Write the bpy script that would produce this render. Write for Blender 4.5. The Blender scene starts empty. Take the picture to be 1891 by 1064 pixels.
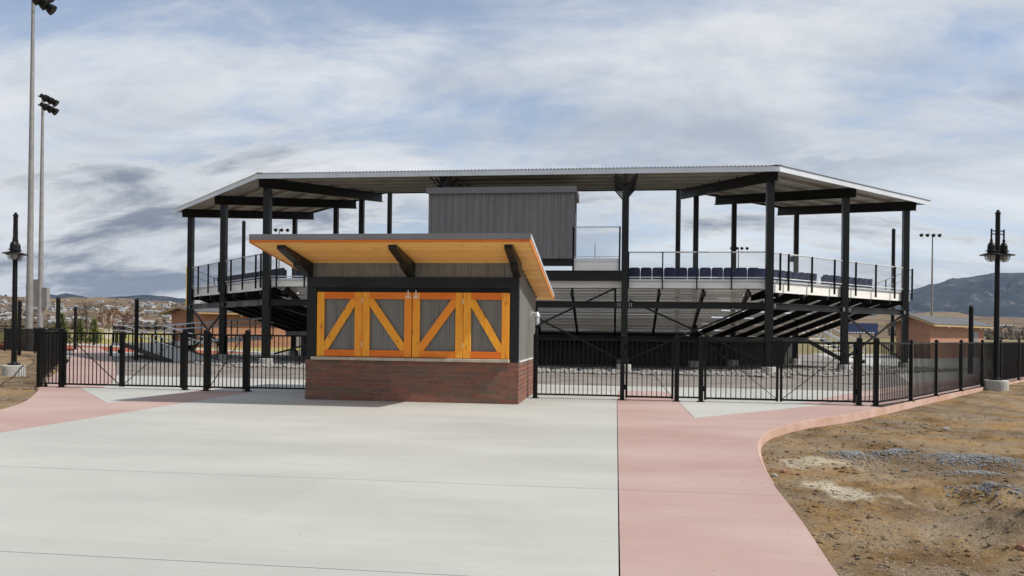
import bpy, bmesh, math, random
from mathutils import Vector, Matrix, noise
R = math.radians
sc = bpy.context.scene
col = sc.collection
random.seed(7)

# ------------------------------------------------------------------ camera
cam_d = bpy.data.cameras.new('camera'); cam = bpy.data.objects.new('camera', cam_d); col.objects.link(cam)
cam.matrix_world = Matrix.Translation((0, 0, 1.6)) @ Matrix.Rotation(R(7.5), 4, 'Z') @ Matrix.Rotation(R(90), 4, 'X') @ Matrix.Rotation(.012, 4, 'Z')
cam_d.sensor_width = 36; cam_d.lens = 36 * 1460 / 1891; cam_d.shift_y = (613 - 532) / 1891
cam_d.clip_start = .1; cam_d.clip_end = 40000
sc.camera = cam

# ------------------------------------------------------------------ world
SUN = Vector((3.28, -.38, 3.5)).normalized()
world = bpy.data.worlds.new('World'); sc.world = world; world.use_nodes = True
nt = world.node_tree; nt.nodes.clear()
def N(t, kind, **kw):
    n = t.nodes.new(kind)
    for k, v in kw.items(): setattr(n, k, v)
    return n
def math_(t, op, a, b=None, c=None, clamp=False):
    n = N(t, 'ShaderNodeMath', operation=op, use_clamp=clamp)
    for i, v in enumerate((a, b, c)):
        if v is None: continue
        if isinstance(v, (int, float)): n.inputs[i].default_value = v
        else: t.links.new(v, n.inputs[i])
    return n.outputs[0]
def mix_(t, f, a, b, blend='MIX'):
    n = N(t, 'ShaderNodeMix', data_type='RGBA', blend_type=blend)
    for i, v in ((0, f), (6, a), (7, b)):
        if isinstance(v, (int, float)): n.inputs[i].default_value = v
        elif isinstance(v, tuple): n.inputs[i].default_value = (*v, 1)[:4]
        else: t.links.new(v, n.inputs[i])
    return n.outputs[2]
def ramp_(t, f, a, b, va=0., vb=1.):
    n = N(t, 'ShaderNodeMapRange', interpolation_type='SMOOTHSTEP')
    t.links.new(f, n.inputs[0])
    for i, v in ((1, a), (2, b), (3, va), (4, vb)): n.inputs[i].default_value = v
    return n.outputs[0]
def noise_(t, vec, scale, detail=4, rough=.55, dist=0.):
    n = N(t, 'ShaderNodeTexNoise')
    if vec is not None: t.links.new(vec, n.inputs['Vector'])
    n.inputs['Scale'].default_value = scale; n.inputs['Detail'].default_value = detail
    n.inputs['Roughness'].default_value = rough; n.inputs['Distortion'].default_value = dist
    return n.outputs[0]
def build_sky():
    t = nt
    tc = N(t, 'ShaderNodeTexCoord')
    sep = N(t, 'ShaderNodeSeparateXYZ'); t.links.new(tc.outputs['Generated'], sep.inputs[0])
    x, y, z = sep.outputs
    zz = math_(t, 'ADD', math_(t, 'MAXIMUM', z, 0.), .34)
    cmb = N(t, 'ShaderNodeCombineXYZ')
    t.links.new(math_(t, 'DIVIDE', x, zz), cmb.inputs[0]); t.links.new(math_(t, 'DIVIDE', y, zz), cmb.inputs[1])
    sky = N(t, 'ShaderNodeTexSky', sky_type='NISHITA', sun_disc=False)
    sky.sun_elevation = math.asin(SUN.z); sky.sun_rotation = math.atan2(SUN.x, SUN.y)
    sky.air_density = 1.; sky.dust_density = 1.5; sky.ozone_density = 1.
    sky.altitude = 1500
    blue = mix_(t, 1., sky.outputs[0], (.15, .15, .15), 'MULTIPLY')
    def shifted(dx, dy, dz, sx=1., sy=1., rot=0.):
        m = N(t, 'ShaderNodeMapping'); t.links.new(cmb.outputs[0], m.inputs[0])
        m.inputs[1].default_value = (dx, dy, dz); m.inputs[2].default_value = (0, 0, rot); m.inputs[3].default_value = (sx, sy, 1)
        return m.outputs[0]
    # thin high veil with blue openings and combed wisps
    n1 = noise_(t, shifted(7.4, 4.9, .4, .8, 1., R(20)), 1.0, 10, .63, .5)
    n1w = noise_(t, shifted(2.3, 5.2, 6.1, .45, 1.4, R(40)), 2.6, 10, .66, .9)
    f = math_(t, 'ADD', math_(t, 'MULTIPLY', n1, .62), math_(t, 'MULTIPLY', n1w, .38))
    veil = ramp_(t, f, .365, .54, .24, .97)
    low = ramp_(t, z, .02, .34, .82, 0.)
    veil = math_(t, 'MAXIMUM', veil, low)
    n1b = noise_(t, shifted(1.7, 7.7, 1.3, .6, 1.2, R(25)), 2.6, 8, .6, .4)
    vcol = mix_(t, ramp_(t, n1b, .3, .7), (.44, .495, .585), (.82, .84, .86))
    c = mix_(t, veil, blue, vcol)
    # broken grey cumulus, in rows towards the horizon
    def puff(o):
        return noise_(t, shifted(12.9 + o, 3.3 + o, 8.3, .68, 1.35), 3.4, 10, .62, .25)
    n3 = noise_(t, shifted(3.4, 1.6, .3), .8, 2, .5)
    cover = math_(t, 'ADD', puff(0), math_(t, 'MULTIPLY', math_(t, 'SUBTRACT', n3, .5), .75))
    cum = ramp_(t, cover, .475, .535)
    cum = math_(t, 'MULTIPLY', cum, ramp_(t, z, .13, .33, 1., .08))
    body = ramp_(t, cover, .50, .72)
    ccol = mix_(t, body, (.70, .725, .75), (.17, .205, .28))
    c = mix_(t, math_(t, 'MULTIPLY', cum, .88), c, ccol)
    bg = N(t, 'ShaderNodeBackground'); t.links.new(c, bg.inputs[0]); bg.inputs[1].default_value = 1.
    out = N(t, 'ShaderNodeOutputWorld'); t.links.new(bg.outputs[0], out.inputs[0])
build_sky()
sun_d = bpy.data.lights.new('sun', 'SUN'); sun_d.energy = 4.6; sun_d.angle = R(.6); sun_d.color = (1, .95, .87)
sun = bpy.data.objects.new('sun', sun_d); col.objects.link(sun)
sun.rotation_euler = SUN.to_track_quat('Z', 'Y').to_euler(); sun.location = (20, -5, 30)
sc.view_settings.view_transform = 'Standard'; sc.view_settings.look = 'None'
sc.view_settings.gamma = 1; sc.view_settings.use_curve_mapping = False
sc.view_settings.exposure = 0.0
sc.render.engine = 'CYCLES'

# ------------------------------------------------------------------ materials
MATS = {}
def mat(name, color, rough=.6, metal=0., var=0., vscale=2., dark=None, bump=0., bscale=40., rnd=0., hue=None, stretch=None, spec=.4):
    """plain surface colour with noise wear; rnd = brightness change from object to object"""
    if name in MATS: return MATS[name]
    m = bpy.data.materials.new(name); m.use_nodes = True; t = m.node_tree
    b = t.nodes['Principled BSDF']; b.inputs['Roughness'].default_value = rough; b.inputs['Metallic'].default_value = metal
    b.inputs['Specular IOR Level'].default_value = spec
    g = N(t, 'ShaderNodeNewGeometry'); pos = g.outputs['Position']
    if stretch:
        mp = N(t, 'ShaderNodeMapping'); mp.inputs[3].default_value = stretch; t.links.new(pos, mp.inputs[0]); pos = mp.outputs[0]
    c = None
    if var:
        d = dark or tuple(v * (1 - var) for v in color)
        f = ramp_(t, noise_(t, pos, vscale, 6, .62), .34, .66)
        c = mix_(t, f, d, color)
    if hue or rnd:
        oi = N(t, 'ShaderNodeObjectInfo')
        base = c if c is not None else color
        if hue: base = mix_(t, oi.outputs['Random'], base, hue)
        if rnd:
            r2 = math_(t, 'FRACT', math_(t, 'MULTIPLY', oi.outputs['Random'], 17.3))
            k = math_(t, 'ADD', math_(t, 'MULTIPLY', r2, 2 * rnd), 1 - rnd)
            cc = N(t, 'ShaderNodeCombineColor')
            for i in range(3): t.links.new(k, cc.inputs[i])
            base = mix_(t, 1., base, cc.outputs[0], 'MULTIPLY')
        c = base
    if c is None: b.inputs['Base Color'].default_value = (*color, 1)
    else: t.links.new(c, b.inputs['Base Color'])
    if bump:
        bn = N(t, 'ShaderNodeBump'); bn.inputs['Strength'].default_value = bump; bn.inputs['Distance'].default_value = .02
        t.links.new(noise_(t, pos, bscale, 5, .65), bn.inputs['Height']); t.links.new(bn.outputs[0], b.inputs['Normal'])
    if var:
        t.links.new(ramp_(t, noise_(t, g.outputs['Position'], vscale * 3, 4, .6), .3, .7, max(.05, rough - .12), min(1, rough + .12)), b.inputs['Roughness'])
    MATS[name] = m
    return m
def paving(name, c1, c2, stain):
    """broom-finished slab: blotches, fine sweeps across, a few stains"""
    m = bpy.data.materials.new(name); m.use_nodes = True; t = m.node_tree
    b = t.nodes['Principled BSDF']; b.inputs['Specular IOR Level'].default_value = .3
    pos = N(t, 'ShaderNodeNewGeometry').outputs['Position']
    def mp(s, o=(0, 0, 0)):
        q = N(t, 'ShaderNodeMapping'); q.inputs[3].default_value = s; q.inputs[1].default_value = o; t.links.new(pos, q.inputs[0]); return q.outputs[0]
    big = ramp_(t, noise_(t, mp((.35, .8, 1)), .55, 5, .6), .32, .68)
    c = mix_(t, big, c1, c2)
    streak = ramp_(t, noise_(t, mp((.22, 9, 1)), 1.5, 7, .68), .3, .72, .0, 1.)
    c = mix_(t, math_(t, 'MULTIPLY', streak, .15), c, tuple(v * .72 for v in c1))
    br = ramp_(t, noise_(t, mp((1.2, 40, 1)), 2.2, 6, .7), .32, .68)
    c = mix_(t, math_(t, 'MULTIPLY', br, .13), c, tuple(v * .6 for v in c1))
    fine = ramp_(t, noise_(t, pos, 70, 4, .75), .35, .7)
    c = mix_(t, math_(t, 'MULTIPLY', fine, .2), c, tuple(v * .6 for v in c1))
    s = ramp_(t, noise_(t, mp((1, 1.6, 1), (3.1, 7.4, 0)), .9, 7, .7), .66, .78)
    c = mix_(t, math_(t, 'MULTIPLY', s, .28), c, stain)
    s2 = ramp_(t, noise_(t, mp((1, 1, 1), (9.1, 2.4, 5)), 7, 2, .5), .77, .81)
    c = mix_(t, math_(t, 'MULTIPLY', s2, .45), c, tuple(v * .35 for v in c1))
    oi = N(t, 'ShaderNodeObjectInfo')
    c = mix_(t, math_(t, 'MULTIPLY', oi.outputs['Random'], .14), c, tuple(v * .7 for v in c1))
    t.links.new(c, b.inputs['Base Color'])
    t.links.new(ramp_(t, big, 0, 1, .62, .8), b.inputs['Roughness'])
    bn = N(t, 'ShaderNodeBump'); bn.inputs['Strength'].default_value = .25; bn.inputs['Distance'].default_value = .006
    t.links.new(noise_(t, mp((4, 60, 4)), 3, 4, .6), bn.inputs['Height']); t.links.new(bn.outputs[0], b.inputs['Normal'])
    return m
def cedar(name, c1, c2, knot, stretch, kt=.68):
    m = bpy.data.materials.new(name); m.use_nodes = True; t = m.node_tree
    b = t.nodes['Principled BSDF']; b.inputs['Roughness'].default_value = .5; b.inputs['Specular IOR Level'].default_value = .3
    tc = N(t, 'ShaderNodeTexCoord'); oi = N(t, 'ShaderNodeObjectInfo')
    off = N(t, 'ShaderNodeVectorMath', operation='ADD')
    cx = N(t, 'ShaderNodeCombineXYZ')
    for i, k in enumerate((31.7, 47.3, 71.1)): t.links.new(math_(t, 'MULTIPLY', oi.outputs['Random'], k), cx.inputs[i])
    t.links.new(tc.outputs['Object'], off.inputs[0]); t.links.new(cx.outputs[0], off.inputs[1])
    mp = N(t, 'ShaderNodeMapping'); mp.inputs[3].default_value = stretch; t.links.new(off.outputs[0], mp.inputs[0])
    gr = ramp_(t, noise_(t, mp.outputs[0], 5, 6, .65, .6), .3, .7)
    c = mix_(t, gr, c1, c2)
    k1 = N(t, 'ShaderNodeMapping'); k1.inputs[3].default_value = tuple(.3 + .7 * (s > 1) for s in stretch); t.links.new(off.outputs[0], k1.inputs[0])
    kn = ramp_(t, noise_(t, k1.outputs[0], 11, 2, .5), kt, kt + .06)
    c = mix_(t, math_(t, 'MULTIPLY', kn, .8), c, knot)
    r2 = math_(t, 'FRACT', math_(t, 'MULTIPLY', oi.outputs['Random'], 13.7))
    c = mix_(t, math_(t, 'MULTIPLY', r2, .8), c, tuple(v * k for v, k in zip(c1, (.88, .52, .5))))
    t.links.new(c, b.inputs['Base Color'])
    bn = N(t, 'ShaderNodeBump'); bn.inputs['Strength'].default_value = .2; bn.inputs['Distance'].default_value = .004
    t.links.new(gr, bn.inputs['Height']); t.links.new(bn.outputs[0], b.inputs['Normal'])
    return m

M_CONC = paving('concrete_paving', (.425, .422, .392), (.495, .492, .46), (.40, .30, .21))
M_PINK = paving('pink_concrete_paving', (.40, .262, .228), (.485, .36, .325), (.42, .36, .31))
M_KERB = mat('kerb_concrete', (.54, .375, .31), .8, var=.3, vscale=1.3, dark=(.44, .27, .20), bump=.3)
M_PIER = mat('pier_concrete', (.46, .45, .42), .85, var=.3, vscale=2.5, bump=.3)
M_JOINT = mat('joint_filler', (.07, .065, .06), .9)
M_BLACK = mat('black_steel', (.006, .006, .006), .42, var=.1, vscale=.6, spec=.2)
M_STEEL = mat('dark_painted_steel', (.009, .010, .0095), .4, var=.1, vscale=.3, spec=.3)
M_GALV = mat('galvanised_steel', (.68, .69, .70), .4, .35, var=.2, vscale=4)
M_POLE = mat('galvanised_pole', (.27, .262, .255), .5, .3, var=.2, vscale=1.5)
M_ALU = mat('mill_aluminium', (.86, .845, .80), .45, 0., var=.12, vscale=.8, stretch=(1, 1, 4))
M_DECK = mat('roof_deck_steel', (.40, .39, .365), .5, .25, var=.14, vscale=.7)
M_FASC = mat('pale_fascia', (.66, .70, .74), .45, .2, var=.12, vscale=.8)
M_SIDING = mat('grey_siding', (.185, .18, .165), .48, .1, var=.12, vscale=1.5, rnd=.05, stretch=(3, 3, .6))
M_SIDINGD = mat('dark_grey_siding', (.19, .185, .187), .45, .1, var=.12, vscale=1.2, rnd=.06, stretch=(3, 3, .6))
M_TRIM = mat('grey_metal_trim', (.185, .18, .19), .45, .2, var=.15, vscale=1)
M_SEAT = mat('blue_plastic', (.006, .012, .050), .5, rnd=.1, spec=.2)
M_STONE = mat('limestone_counter', (.50, .43, .34), .7, var=.18, vscale=4, bump=.15, rnd=.06)
M_BRICK = mat('dark_brick', (.25, .097, .064), .85, var=.22, vscale=9, bump=.5, bscale=70, hue=(.145, .092, .068), rnd=.13)
M_MORTAR = mat('mortar', (.30, .26, .21), .95, var=.2, vscale=8, bump=.4)
M_WOOD = cedar('cedar_frame', (.93, .46, .04), (.80, .28, .02), (.22, .045, .012), (7, 7, .5), .655)
M_WOODH = cedar('cedar_rail', (.84, .28, .024), (.68, .16, .014), (.20, .04, .01), (.5, 7, 7), .655)
M_SOFFIT = cedar('cedar_soffit', (.92, .62, .20), (.88, .53, .13), (.40, .16, .04), (.35, 6, 6), .635)
M_WHITE = mat('white_enamel', (.75, .75, .73), .4, var=.1, vscale=6)
M_CHROME = mat('bright_metal', (.75, .75, .74), .25, .9)
M_ASPH = mat('fine_gravel_surface', (.25, .225, .205), .9, var=.3, vscale=.8, dark=(.17, .15, .135), bump=.5, bscale=90)
M_GLASS = mat('frosted_glass', (.42, .45, .47), .12, .0, spec=.6)
M_ROCK = mat('pale_rock', (.34, .325, .30), .9, var=.35, vscale=7, bump=.4)
M_DARKWALL = mat('dark_screen_wall', (.035, .036, .034), .8, var=.3, vscale=.8)

# ------------------------------------------------------------------ builders
W = {}
def wm(o): return W.get(o, Matrix.Identity(4))
def attach(o, parent):
    if parent is not None:
        o.parent = parent; o.matrix_parent_inverse = wm(parent).inverted()
def tag(o, label, cat, group=None):
    o['label'] = label; o['category'] = cat
    if group: o['group'] = group
    return o
def thing(name, loc, label, cat, group=None):
    o = bpy.data.objects.new(name, None); o.empty_display_size = .2
    o.location = loc; W[o] = Matrix.Translation(loc); col.objects.link(o)
    return tag(o, label, cat, group)
class MB:
    def __init__(s): s.v = []; s.f = []; s.m = []
    def add(s, vs, fs, mi=0):
        b = len(s.v); s.v += [tuple(v) for v in vs]; s.f += [tuple(i + b for i in f) for f in fs]; s.m += [mi] * len(fs); return s
    def box(s, x0, x1, y0, y1, z0, z1, mi=0):
        return s.add([(x0, y0, z0), (x1, y0, z0), (x1, y1, z0), (x0, y1, z0), (x0, y0, z1), (x1, y0, z1), (x1, y1, z1), (x0, y1, z1)],
                     [(3, 2, 1, 0), (4, 5, 6, 7), (0, 1, 5, 4), (1, 2, 6, 5), (2, 3, 7, 6), (3, 0, 4, 7)], mi)
    def cbox(s, x0, x1, y0, y1, z0, z1, c=.01):
        """box with a chamfer all round the face towards -Y and along the edges"""
        a = [(x0, y0 + c, z0), (x1, y0 + c, z0), (x1, y0 + c, z1), (x0, y0 + c, z1)]
        b = [(x0 + c, y0, z0 + c), (x1 - c, y0, z0 + c), (x1 - c, y0, z1 - c), (x0 + c, y0, z1 - c)]
        d = [(x0, y1, z0), (x1, y1, z0), (x1, y1, z1), (x0, y1, z1)]
        return s.add(a + b + d, [(4, 5, 6, 7), (0, 1, 5, 4), (1, 2, 6, 5), (2, 3, 7, 6), (3, 0, 4, 7), (8, 9, 1, 0), (9, 10, 2, 1), (10, 11, 3, 2), (11, 8, 0, 3), (11, 10, 9, 8)])
    def frame(s, p, q, up=(0, 0, 1)):
        p, q = Vector(p), Vector(q); d = (q - p).normalized(); u = Vector(up)
        if abs(d.dot(u)) > .99: u = Vector((0, 1, 0))
        r = d.cross(u).normalized(); u = r.cross(d).normalized()
        return p, q, r, u
    def sweep(s, p, q, prof, up=(0, 0, 1), mi=0, caps=True):
        p, q, r, u = s.frame(p, q, up); n = len(prof)
        vs = [p + r * a + u * b for a, b in prof] + [q + r * a + u * b for a, b in prof]
        fs = [(i, (i + 1) % n, n + (i + 1) % n, n + i) for i in range(n)]
        if caps: fs += [tuple(range(n - 1, -1, -1)), tuple(range(n, 2 * n))]
        return s.add(vs, fs, mi)
    def bar(s, p, q, w, h, up=(0, 0, 1), mi=0):
        return s.sweep(p, q, [(-w / 2, -h / 2), (w / 2, -h / 2), (w / 2, h / 2), (-w / 2, h / 2)], up, mi)
    def ibeam(s, p, q, w, h, tf=.03, tw=.02, up=(0, 0, 1), mi=0):
        a, b, c = w / 2, h / 2, tw / 2
        return s.sweep(p, q, [(-a, -b), (a, -b), (a, -b + tf), (c, -b + tf), (c, b - tf), (a, b - tf), (a, b), (-a, b), (-a, b - tf), (-c, b - tf), (-c, -b + tf), (-a, -b + tf)], up, mi)
    def tube(s, p, q, r0, r1=None, n=8, mi=0, caps=True):
        r1 = r0 if r1 is None else r1
        p, q, r, u = s.frame(p, q)
        vs = []
        for c, rad in ((p, r0), (q, r1)):
            for i in range(n):
                a = 2 * math.pi * i / n; vs.append(c + r * (rad * math.cos(a)) + u * (rad * math.sin(a)))
        fs = [(i, (i + 1) % n, n + (i + 1) % n, n + i) for i in range(n)]
        if caps: fs += [tuple(range(n - 1, -1, -1)), tuple(range(n, 2 * n))]
        return s.add(vs, fs, mi)
    def path(s, pts, r, n=6, mi=0):
        for a, b in zip(pts, pts[1:]): s.tube(a, b, r, None, n, mi)
        return s
    def lathe(s, c, prof, n=16, mi=0, tilt=None):
        vs = []
        for rad, z in prof:
            for i in range(n):
                a = 2 * math.pi * i / n; p = Vector((rad * math.cos(a), rad * math.sin(a), z))
                if tilt is not None: p = tilt @ p
                vs.append(Vector(c) + p)
        fs = []
        for k in range(len(prof) - 1):
            for i in range(n):
                j = (i + 1) % n; fs.append((k * n + i, k * n + j, (k + 1) * n + j, (k + 1) * n + i))
        fs.append(tuple(range(n - 1, -1, -1))); fs.append(tuple((len(prof) - 1) * n + i for i in range(n)))
        return s.add(vs, fs, mi)
    def prism(s, poly, z0, z1, mi=0):
        n = len(poly); ar = sum(poly[i][0] * poly[(i + 1) % n][1] - poly[(i + 1) % n][0] * poly[i][1] for i in range(n))
        if ar < 0: poly = poly[::-1]
        z0f = z0 if callable(z0) else (lambda x, y: z0)
        z1f = z1 if callable(z1) else (lambda x, y: z1)
        vs = [(x, y, z0f(x, y)) for x, y in poly] + [(x, y, z1f(x, y)) for x, y in poly]
        return s.add(vs, [tuple(range(n - 1, -1, -1)), tuple(range(n, 2 * n))] + [(i, (i + 1) % n, n + (i + 1) % n, n + i) for i in range(n)], mi)
    def yzprism(s, poly, x0, x1, mi=0):
        n = len(poly); ar = sum(poly[i][0] * poly[(i + 1) % n][1] - poly[(i + 1) % n][0] * poly[i][1] for i in range(n))
        if ar < 0: poly = poly[::-1]
        vs = [(x0, y, z) for y, z in poly] + [(x1, y, z) for y, z in poly]
        return s.add(vs, [tuple(range(n - 1, -1, -1)), tuple(range(n, 2 * n))] + [(i, (i + 1) % n, n + (i + 1) % n, n + i) for i in range(n)], mi)
    def mesh(s, name, mats, smooth=False):
        me = bpy.data.meshes.new(name); me.from_pydata(s.v, [], s.f)
        for m in (mats if isinstance(mats, (list, tuple)) else [mats]): me.materials.append(m)
        if any(s.m): me.polygons.foreach_set('material_index', s.m)
        if smooth:
            me.polygons.foreach_set('use_smooth', [True] * len(s.f)); me.update()
            if hasattr(me, 'set_sharp_from_angle'): me.set_sharp_from_angle(angle=R(40))
        me.update(); return me
    def build(s, name, mats, parent=None, smooth=False):
        o = bpy.data.objects.new(name, s.mesh(name, mats, smooth)); col.objects.link(o); attach(o, parent); return o
def inst(name, me, loc, parent=None, rz=0., sc_=(1, 1, 1)):
    o = bpy.data.objects.new(name, me); o.location = loc; o.rotation_euler = (0, 0, rz); o.scale = sc_
    W[o] = Matrix.Translation(loc) @ Matrix.Rotation(rz, 4, 'Z') @ Matrix.Diagonal((*sc_, 1))
    col.objects.link(o); attach(o, parent); return o
def struct(o): o['kind'] = 'structure'; return o
def stuff(o): o['kind'] = 'stuff'; return o
def lerp(a, b, t): return a + (b - a) * t
def interp(x, xs, ys):
    if x <= xs[0]: return ys[0]
    for i in range(len(xs) - 1):
        if x <= xs[i + 1]: return lerp(ys[i], ys[i + 1], (x - xs[i]) / (xs[i + 1] - xs[i]))
    return ys[-1]
def sms(a, b, x):
    t = min(1, max(0, (x - a) / (b - a))); return t * t * (3 - 2 * t)
def fbm(x, y, z=0., o=4):
    return noise.fractal(Vector((x, y, z)), .55, 2.1, o, noise_basis='PERLIN_ORIGINAL')

# ================================================================== GROUND AND PAVING
FD = Vector((.554, .8325))                      # direction of the right-hand fence run
edge_pts = [(1.30, -4), (1.34, 2), (1.42, 4), (1.49, 5.5), (1.61, 7.13), (1.73, 9.25), (2.01, 11.41), (2.34, 12.95), (2.82, 14.15), (3.72, 15.66), (4.70, 16.85), (5.98, 18.72)]
# smooth the curve with Catmull-Rom
def catmull(pts, k=5):
    out = []
    for i in range(len(pts) - 1):
        p0 = pts[max(i - 1, 0)]; p1 = pts[i]; p2 = pts[i + 1]; p3 = pts[min(i + 2, len(pts) - 1)]
        for j in range(k):
            t = j / k
            out.append(tuple(.5 * ((2 * p1[a]) + (-p0[a] + p2[a]) * t + (2 * p0[a] - 5 * p1[a] + 4 * p2[a] - p3[a]) * t * t + (-p0[a] + 3 * p1[a] - 3 * p2[a] + p3[a]) * t ** 3) for a in (0, 1)))
    out.append(pts[-1]); return out
far_r = [(5.98 + FD.x * d + .0006 * d * d, 18.72 + FD.y * d - .0004 * d * d) for d in (3, 6, 10, 14, 18, 22, 28, 36, 46)]
EDGE = catmull(edge_pts) + far_r
CXM = -4.56                                     # the place is near symmetrical about this X
EDGEL = [(2 * CXM - x, y) for x, y in catmull([(1.30, -4), (1.34, 4), (1.5, 9.5), (1.95, 11.8), (2.4, 13.4), (3.25, 15.2), (4.72, 17.4), (5.9, 19.0)])]
EDGEL += [(-15.1 - .576 * d, 19.15 + .817 * d) for d in (3, 7, 12, 17, 24, 32, 40)]
EY = [p[1] for p in EDGE]; EX = [p[0] for p in EDGE]
LY = [p[1] for p in EDGEL]; LX = [p[0] for p in EDGEL]
eR = lambda y: interp(y, EY, EX)
eL = lambda y: interp(y, LY, LX)

def dirt_material():
    m = bpy.data.materials.new('bare_dirt'); m.use_nodes = True; t = m.node_tree
    b = t.nodes['Principled BSDF']; b.inputs['Roughness'].default_value = .95; b.inputs['Specular IOR Level'].default_value = .15
    pos = N(t, 'ShaderNodeNewGeometry').outputs['Position']
    def mp(s, o=(0, 0, 0)):
        q = N(t, 'ShaderNodeMapping'); q.inputs[3].default_value = s; q.inputs[1].default_value = o; t.links.new(pos, q.inputs[0]); return q.outputs[0]
    a = ramp_(t, noise_(t, mp((1, .6, 1)), .55, 7, .66), .36, .64)
    c = mix_(t, a, (.12, .07, .028), (.34, .208, .078))
    g = ramp_(t, noise_(t, mp((1, .7, 1), (5, 2, 0)), .9, 6, .65), .44, .66)
    c = mix_(t, math_(t, 'MULTIPLY', g, .65), c, (.30, .235, .16))
    f = ramp_(t, noise_(t, pos, 22, 6, .75), .35, .7)
    c = mix_(t, math_(t, 'MULTIPLY', f, .6), c, (.075, .05, .03))
    dk = ramp_(t, noise_(t, mp((1, .8, 1), (2.7, 6.1, 0)), .42, 6, .62), .50, .66)
    c = mix_(t, math_(t, 'MULTIPLY', dk, .75), c, (.075, .045, .021))
    v = N(t, 'ShaderNodeTexVoronoi'); v.inputs['Scale'].default_value = 55; t.links.new(pos, v.inputs['Vector'])
    sp = ramp_(t, v.outputs['Distance'], .12, .28, 1., 0.)
    sel = ramp_(t, noise_(t, pos, 9, 3, .6), .5, .62)
    c = mix_(t, math_(t, 'MULTIPLY', math_(t, 'MULTIPLY', sp, sel), .55), c, (.34, .31, .27))
    v2 = N(t, 'ShaderNodeTexVoronoi'); v2.inputs['Scale'].default_value = 120; t.links.new(pos, v2.inputs['Vector'])
    g2 = ramp_(t, noise_(t, mp((1, 1, 1), (8, 3, 1)), 1.4, 5, .7), .40, .60)
    bw_ = N(t, 'ShaderNodeRGBToBW'); t.links.new(v2.outputs['Color'], bw_.inputs[0])
    c = mix_(t, math_(t, 'MULTIPLY', g2, .46), c, mix_(t, ramp_(t, bw_.outputs[0], .25, .75), (.11, .085, .06), (.40, .34, .26)))
    # two spills of pale sand beside the walk, long and uneven
    def spill(cx, cy, ax, ay, rot, seed):
        q = N(t, 'ShaderNodeMapping', vector_type='TEXTURE'); q.inputs[1].default_value = (cx, cy, 0); q.inputs[2].default_value = (0, 0, rot); q.inputs[3].default_value = (ax, ay, 50)
        t.links.new(pos, q.inputs[0])
        ln = N(t, 'ShaderNodeVectorMath', operation='LENGTH'); t.links.new(q.outputs[0], ln.inputs[0])
        nz = noise_(t, mp((1, 1, 1), (seed, 0, 0)), 3.2, 6, .65)
        return ramp_(t, math_(t, 'ADD', ln.outputs['Value'], math_(t, 'MULTIPLY', math_(t, 'SUBTRACT', nz, .5), 3.0)), .35, 1.15, 1., 0.)
    s = math_(t, 'MAXIMUM', spill(2.38, 8.65, .72, .27, R(-61), 1.), math_(t, 'MULTIPLY', spill(2.52, 10.55, .5, .42, R(-6), 4.), .75))
    c = mix_(t, math_(t, 'MULTIPLY', s, .85), c, (.47, .415, .315))
    t.links.new(c, b.inputs['Base Color'])
    bn = N(t, 'ShaderNodeBump'); bn.inputs['Strength'].default_value = .9; bn.inputs['Distance'].default_value = .03
    t.links.new(math_(t, 'ADD', noise_(t, pos, 11, 8, .75), math_(t, 'MULTIPLY', sp, .12)), bn.inputs['Height']); t.links.new(bn.outputs[0], b.inputs['Normal'])
    return m
M_DIRT = dirt_material()
M_GRASS = mat('dry_grass', (.20, .165, .06), .95, var=.5, vscale=.25, dark=(.13, .105, .045), bump=.5, bscale=12)

# gravel heaps: x, y, radius x, radius y, height
HEAPS = [(3.1, 10.95, .36, .38, .10), (3.70, 11.25, .36, .32, .11), (4.70, 11.15, .80, .52, .11), (3.78, 8.5, .36, .34, .11), (4.3, 10.2, .42, .18, .03)]
def right_dirt_z(x, y):
    s = x - eR(y)
    base = -interp(y, [4, 8, 10.5, 12.5, 16, 19, 24, 30, 60], [.02, .03, .05, .12, .17, .16, .14, .08, .05])
    z = base + .05 * fbm(x * .55, y * .45, 1.7) * min(1, s / .6) + (.03 * fbm(x * 2.1, y * 1.8, 4.1, 4) + .012 * fbm(x * 7.3, y * 6.1, 2.2, 3)) * min(1, s / .2)
    z -= .17 * math.exp(-((x - 3.3) / .34) ** 2 - ((y - 8.1) / .38) ** 2)           # hollow
    z += .20 * math.exp(-((x - 3.5) / .42) ** 2 - ((y - 6.9) / .5) ** 2) + .09 * abs(fbm(x * 2.2, y * 2., 7.7, 5)) * sms(2.5, 3.3, x) * sms(9.6, 8.2, y) + .10 * math.exp(-((x - 6.2) / 1.3) ** 2 - ((y - 8.4) / 1.) ** 2)
    z += .07 * math.exp(-((x - 7) / 3) ** 2 - ((y - 14) / 2.5) ** 2)
    for hx, hy, rx, ry, h in HEAPS:
        d = ((x - hx) / rx) ** 2 + ((y - hy) / ry) ** 2
        if d < 6: z += h * math.exp(-d * 1.1)
    return z
def left_dirt_z(x, y):
    s = eL(y) - x
    return -.03 - .05 * sms(14, 19, y) + .05 * fbm(x * .5, y * .45, 9.) * min(1, s / .8) + .02 * fbm(x * 2, y * 2, 3.) * min(1, s / .3) + .05 * sms(3, 10, s)
def strip_mesh(ys, ss, xf, zf):
    v = []; f = []
    n = len(ss)
    for y in ys:
        for s in ss:
            x = xf(y, s); v.append((x, y, zf(x, y)))
    for j in range(len(ys) - 1):
        for i in range(n - 1):
            a = j * n + i; f.append((a, a + 1, a + n + 1, a + n))
    return v, f
def steps(segs):
    out = []; a = segs[0]
    for b, st in segs[1]:
        k = max(1, round((b - a) / st))
        out += [a + (b - a) * i / k for i in range(k)]; a = b
    return out + [a]
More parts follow.
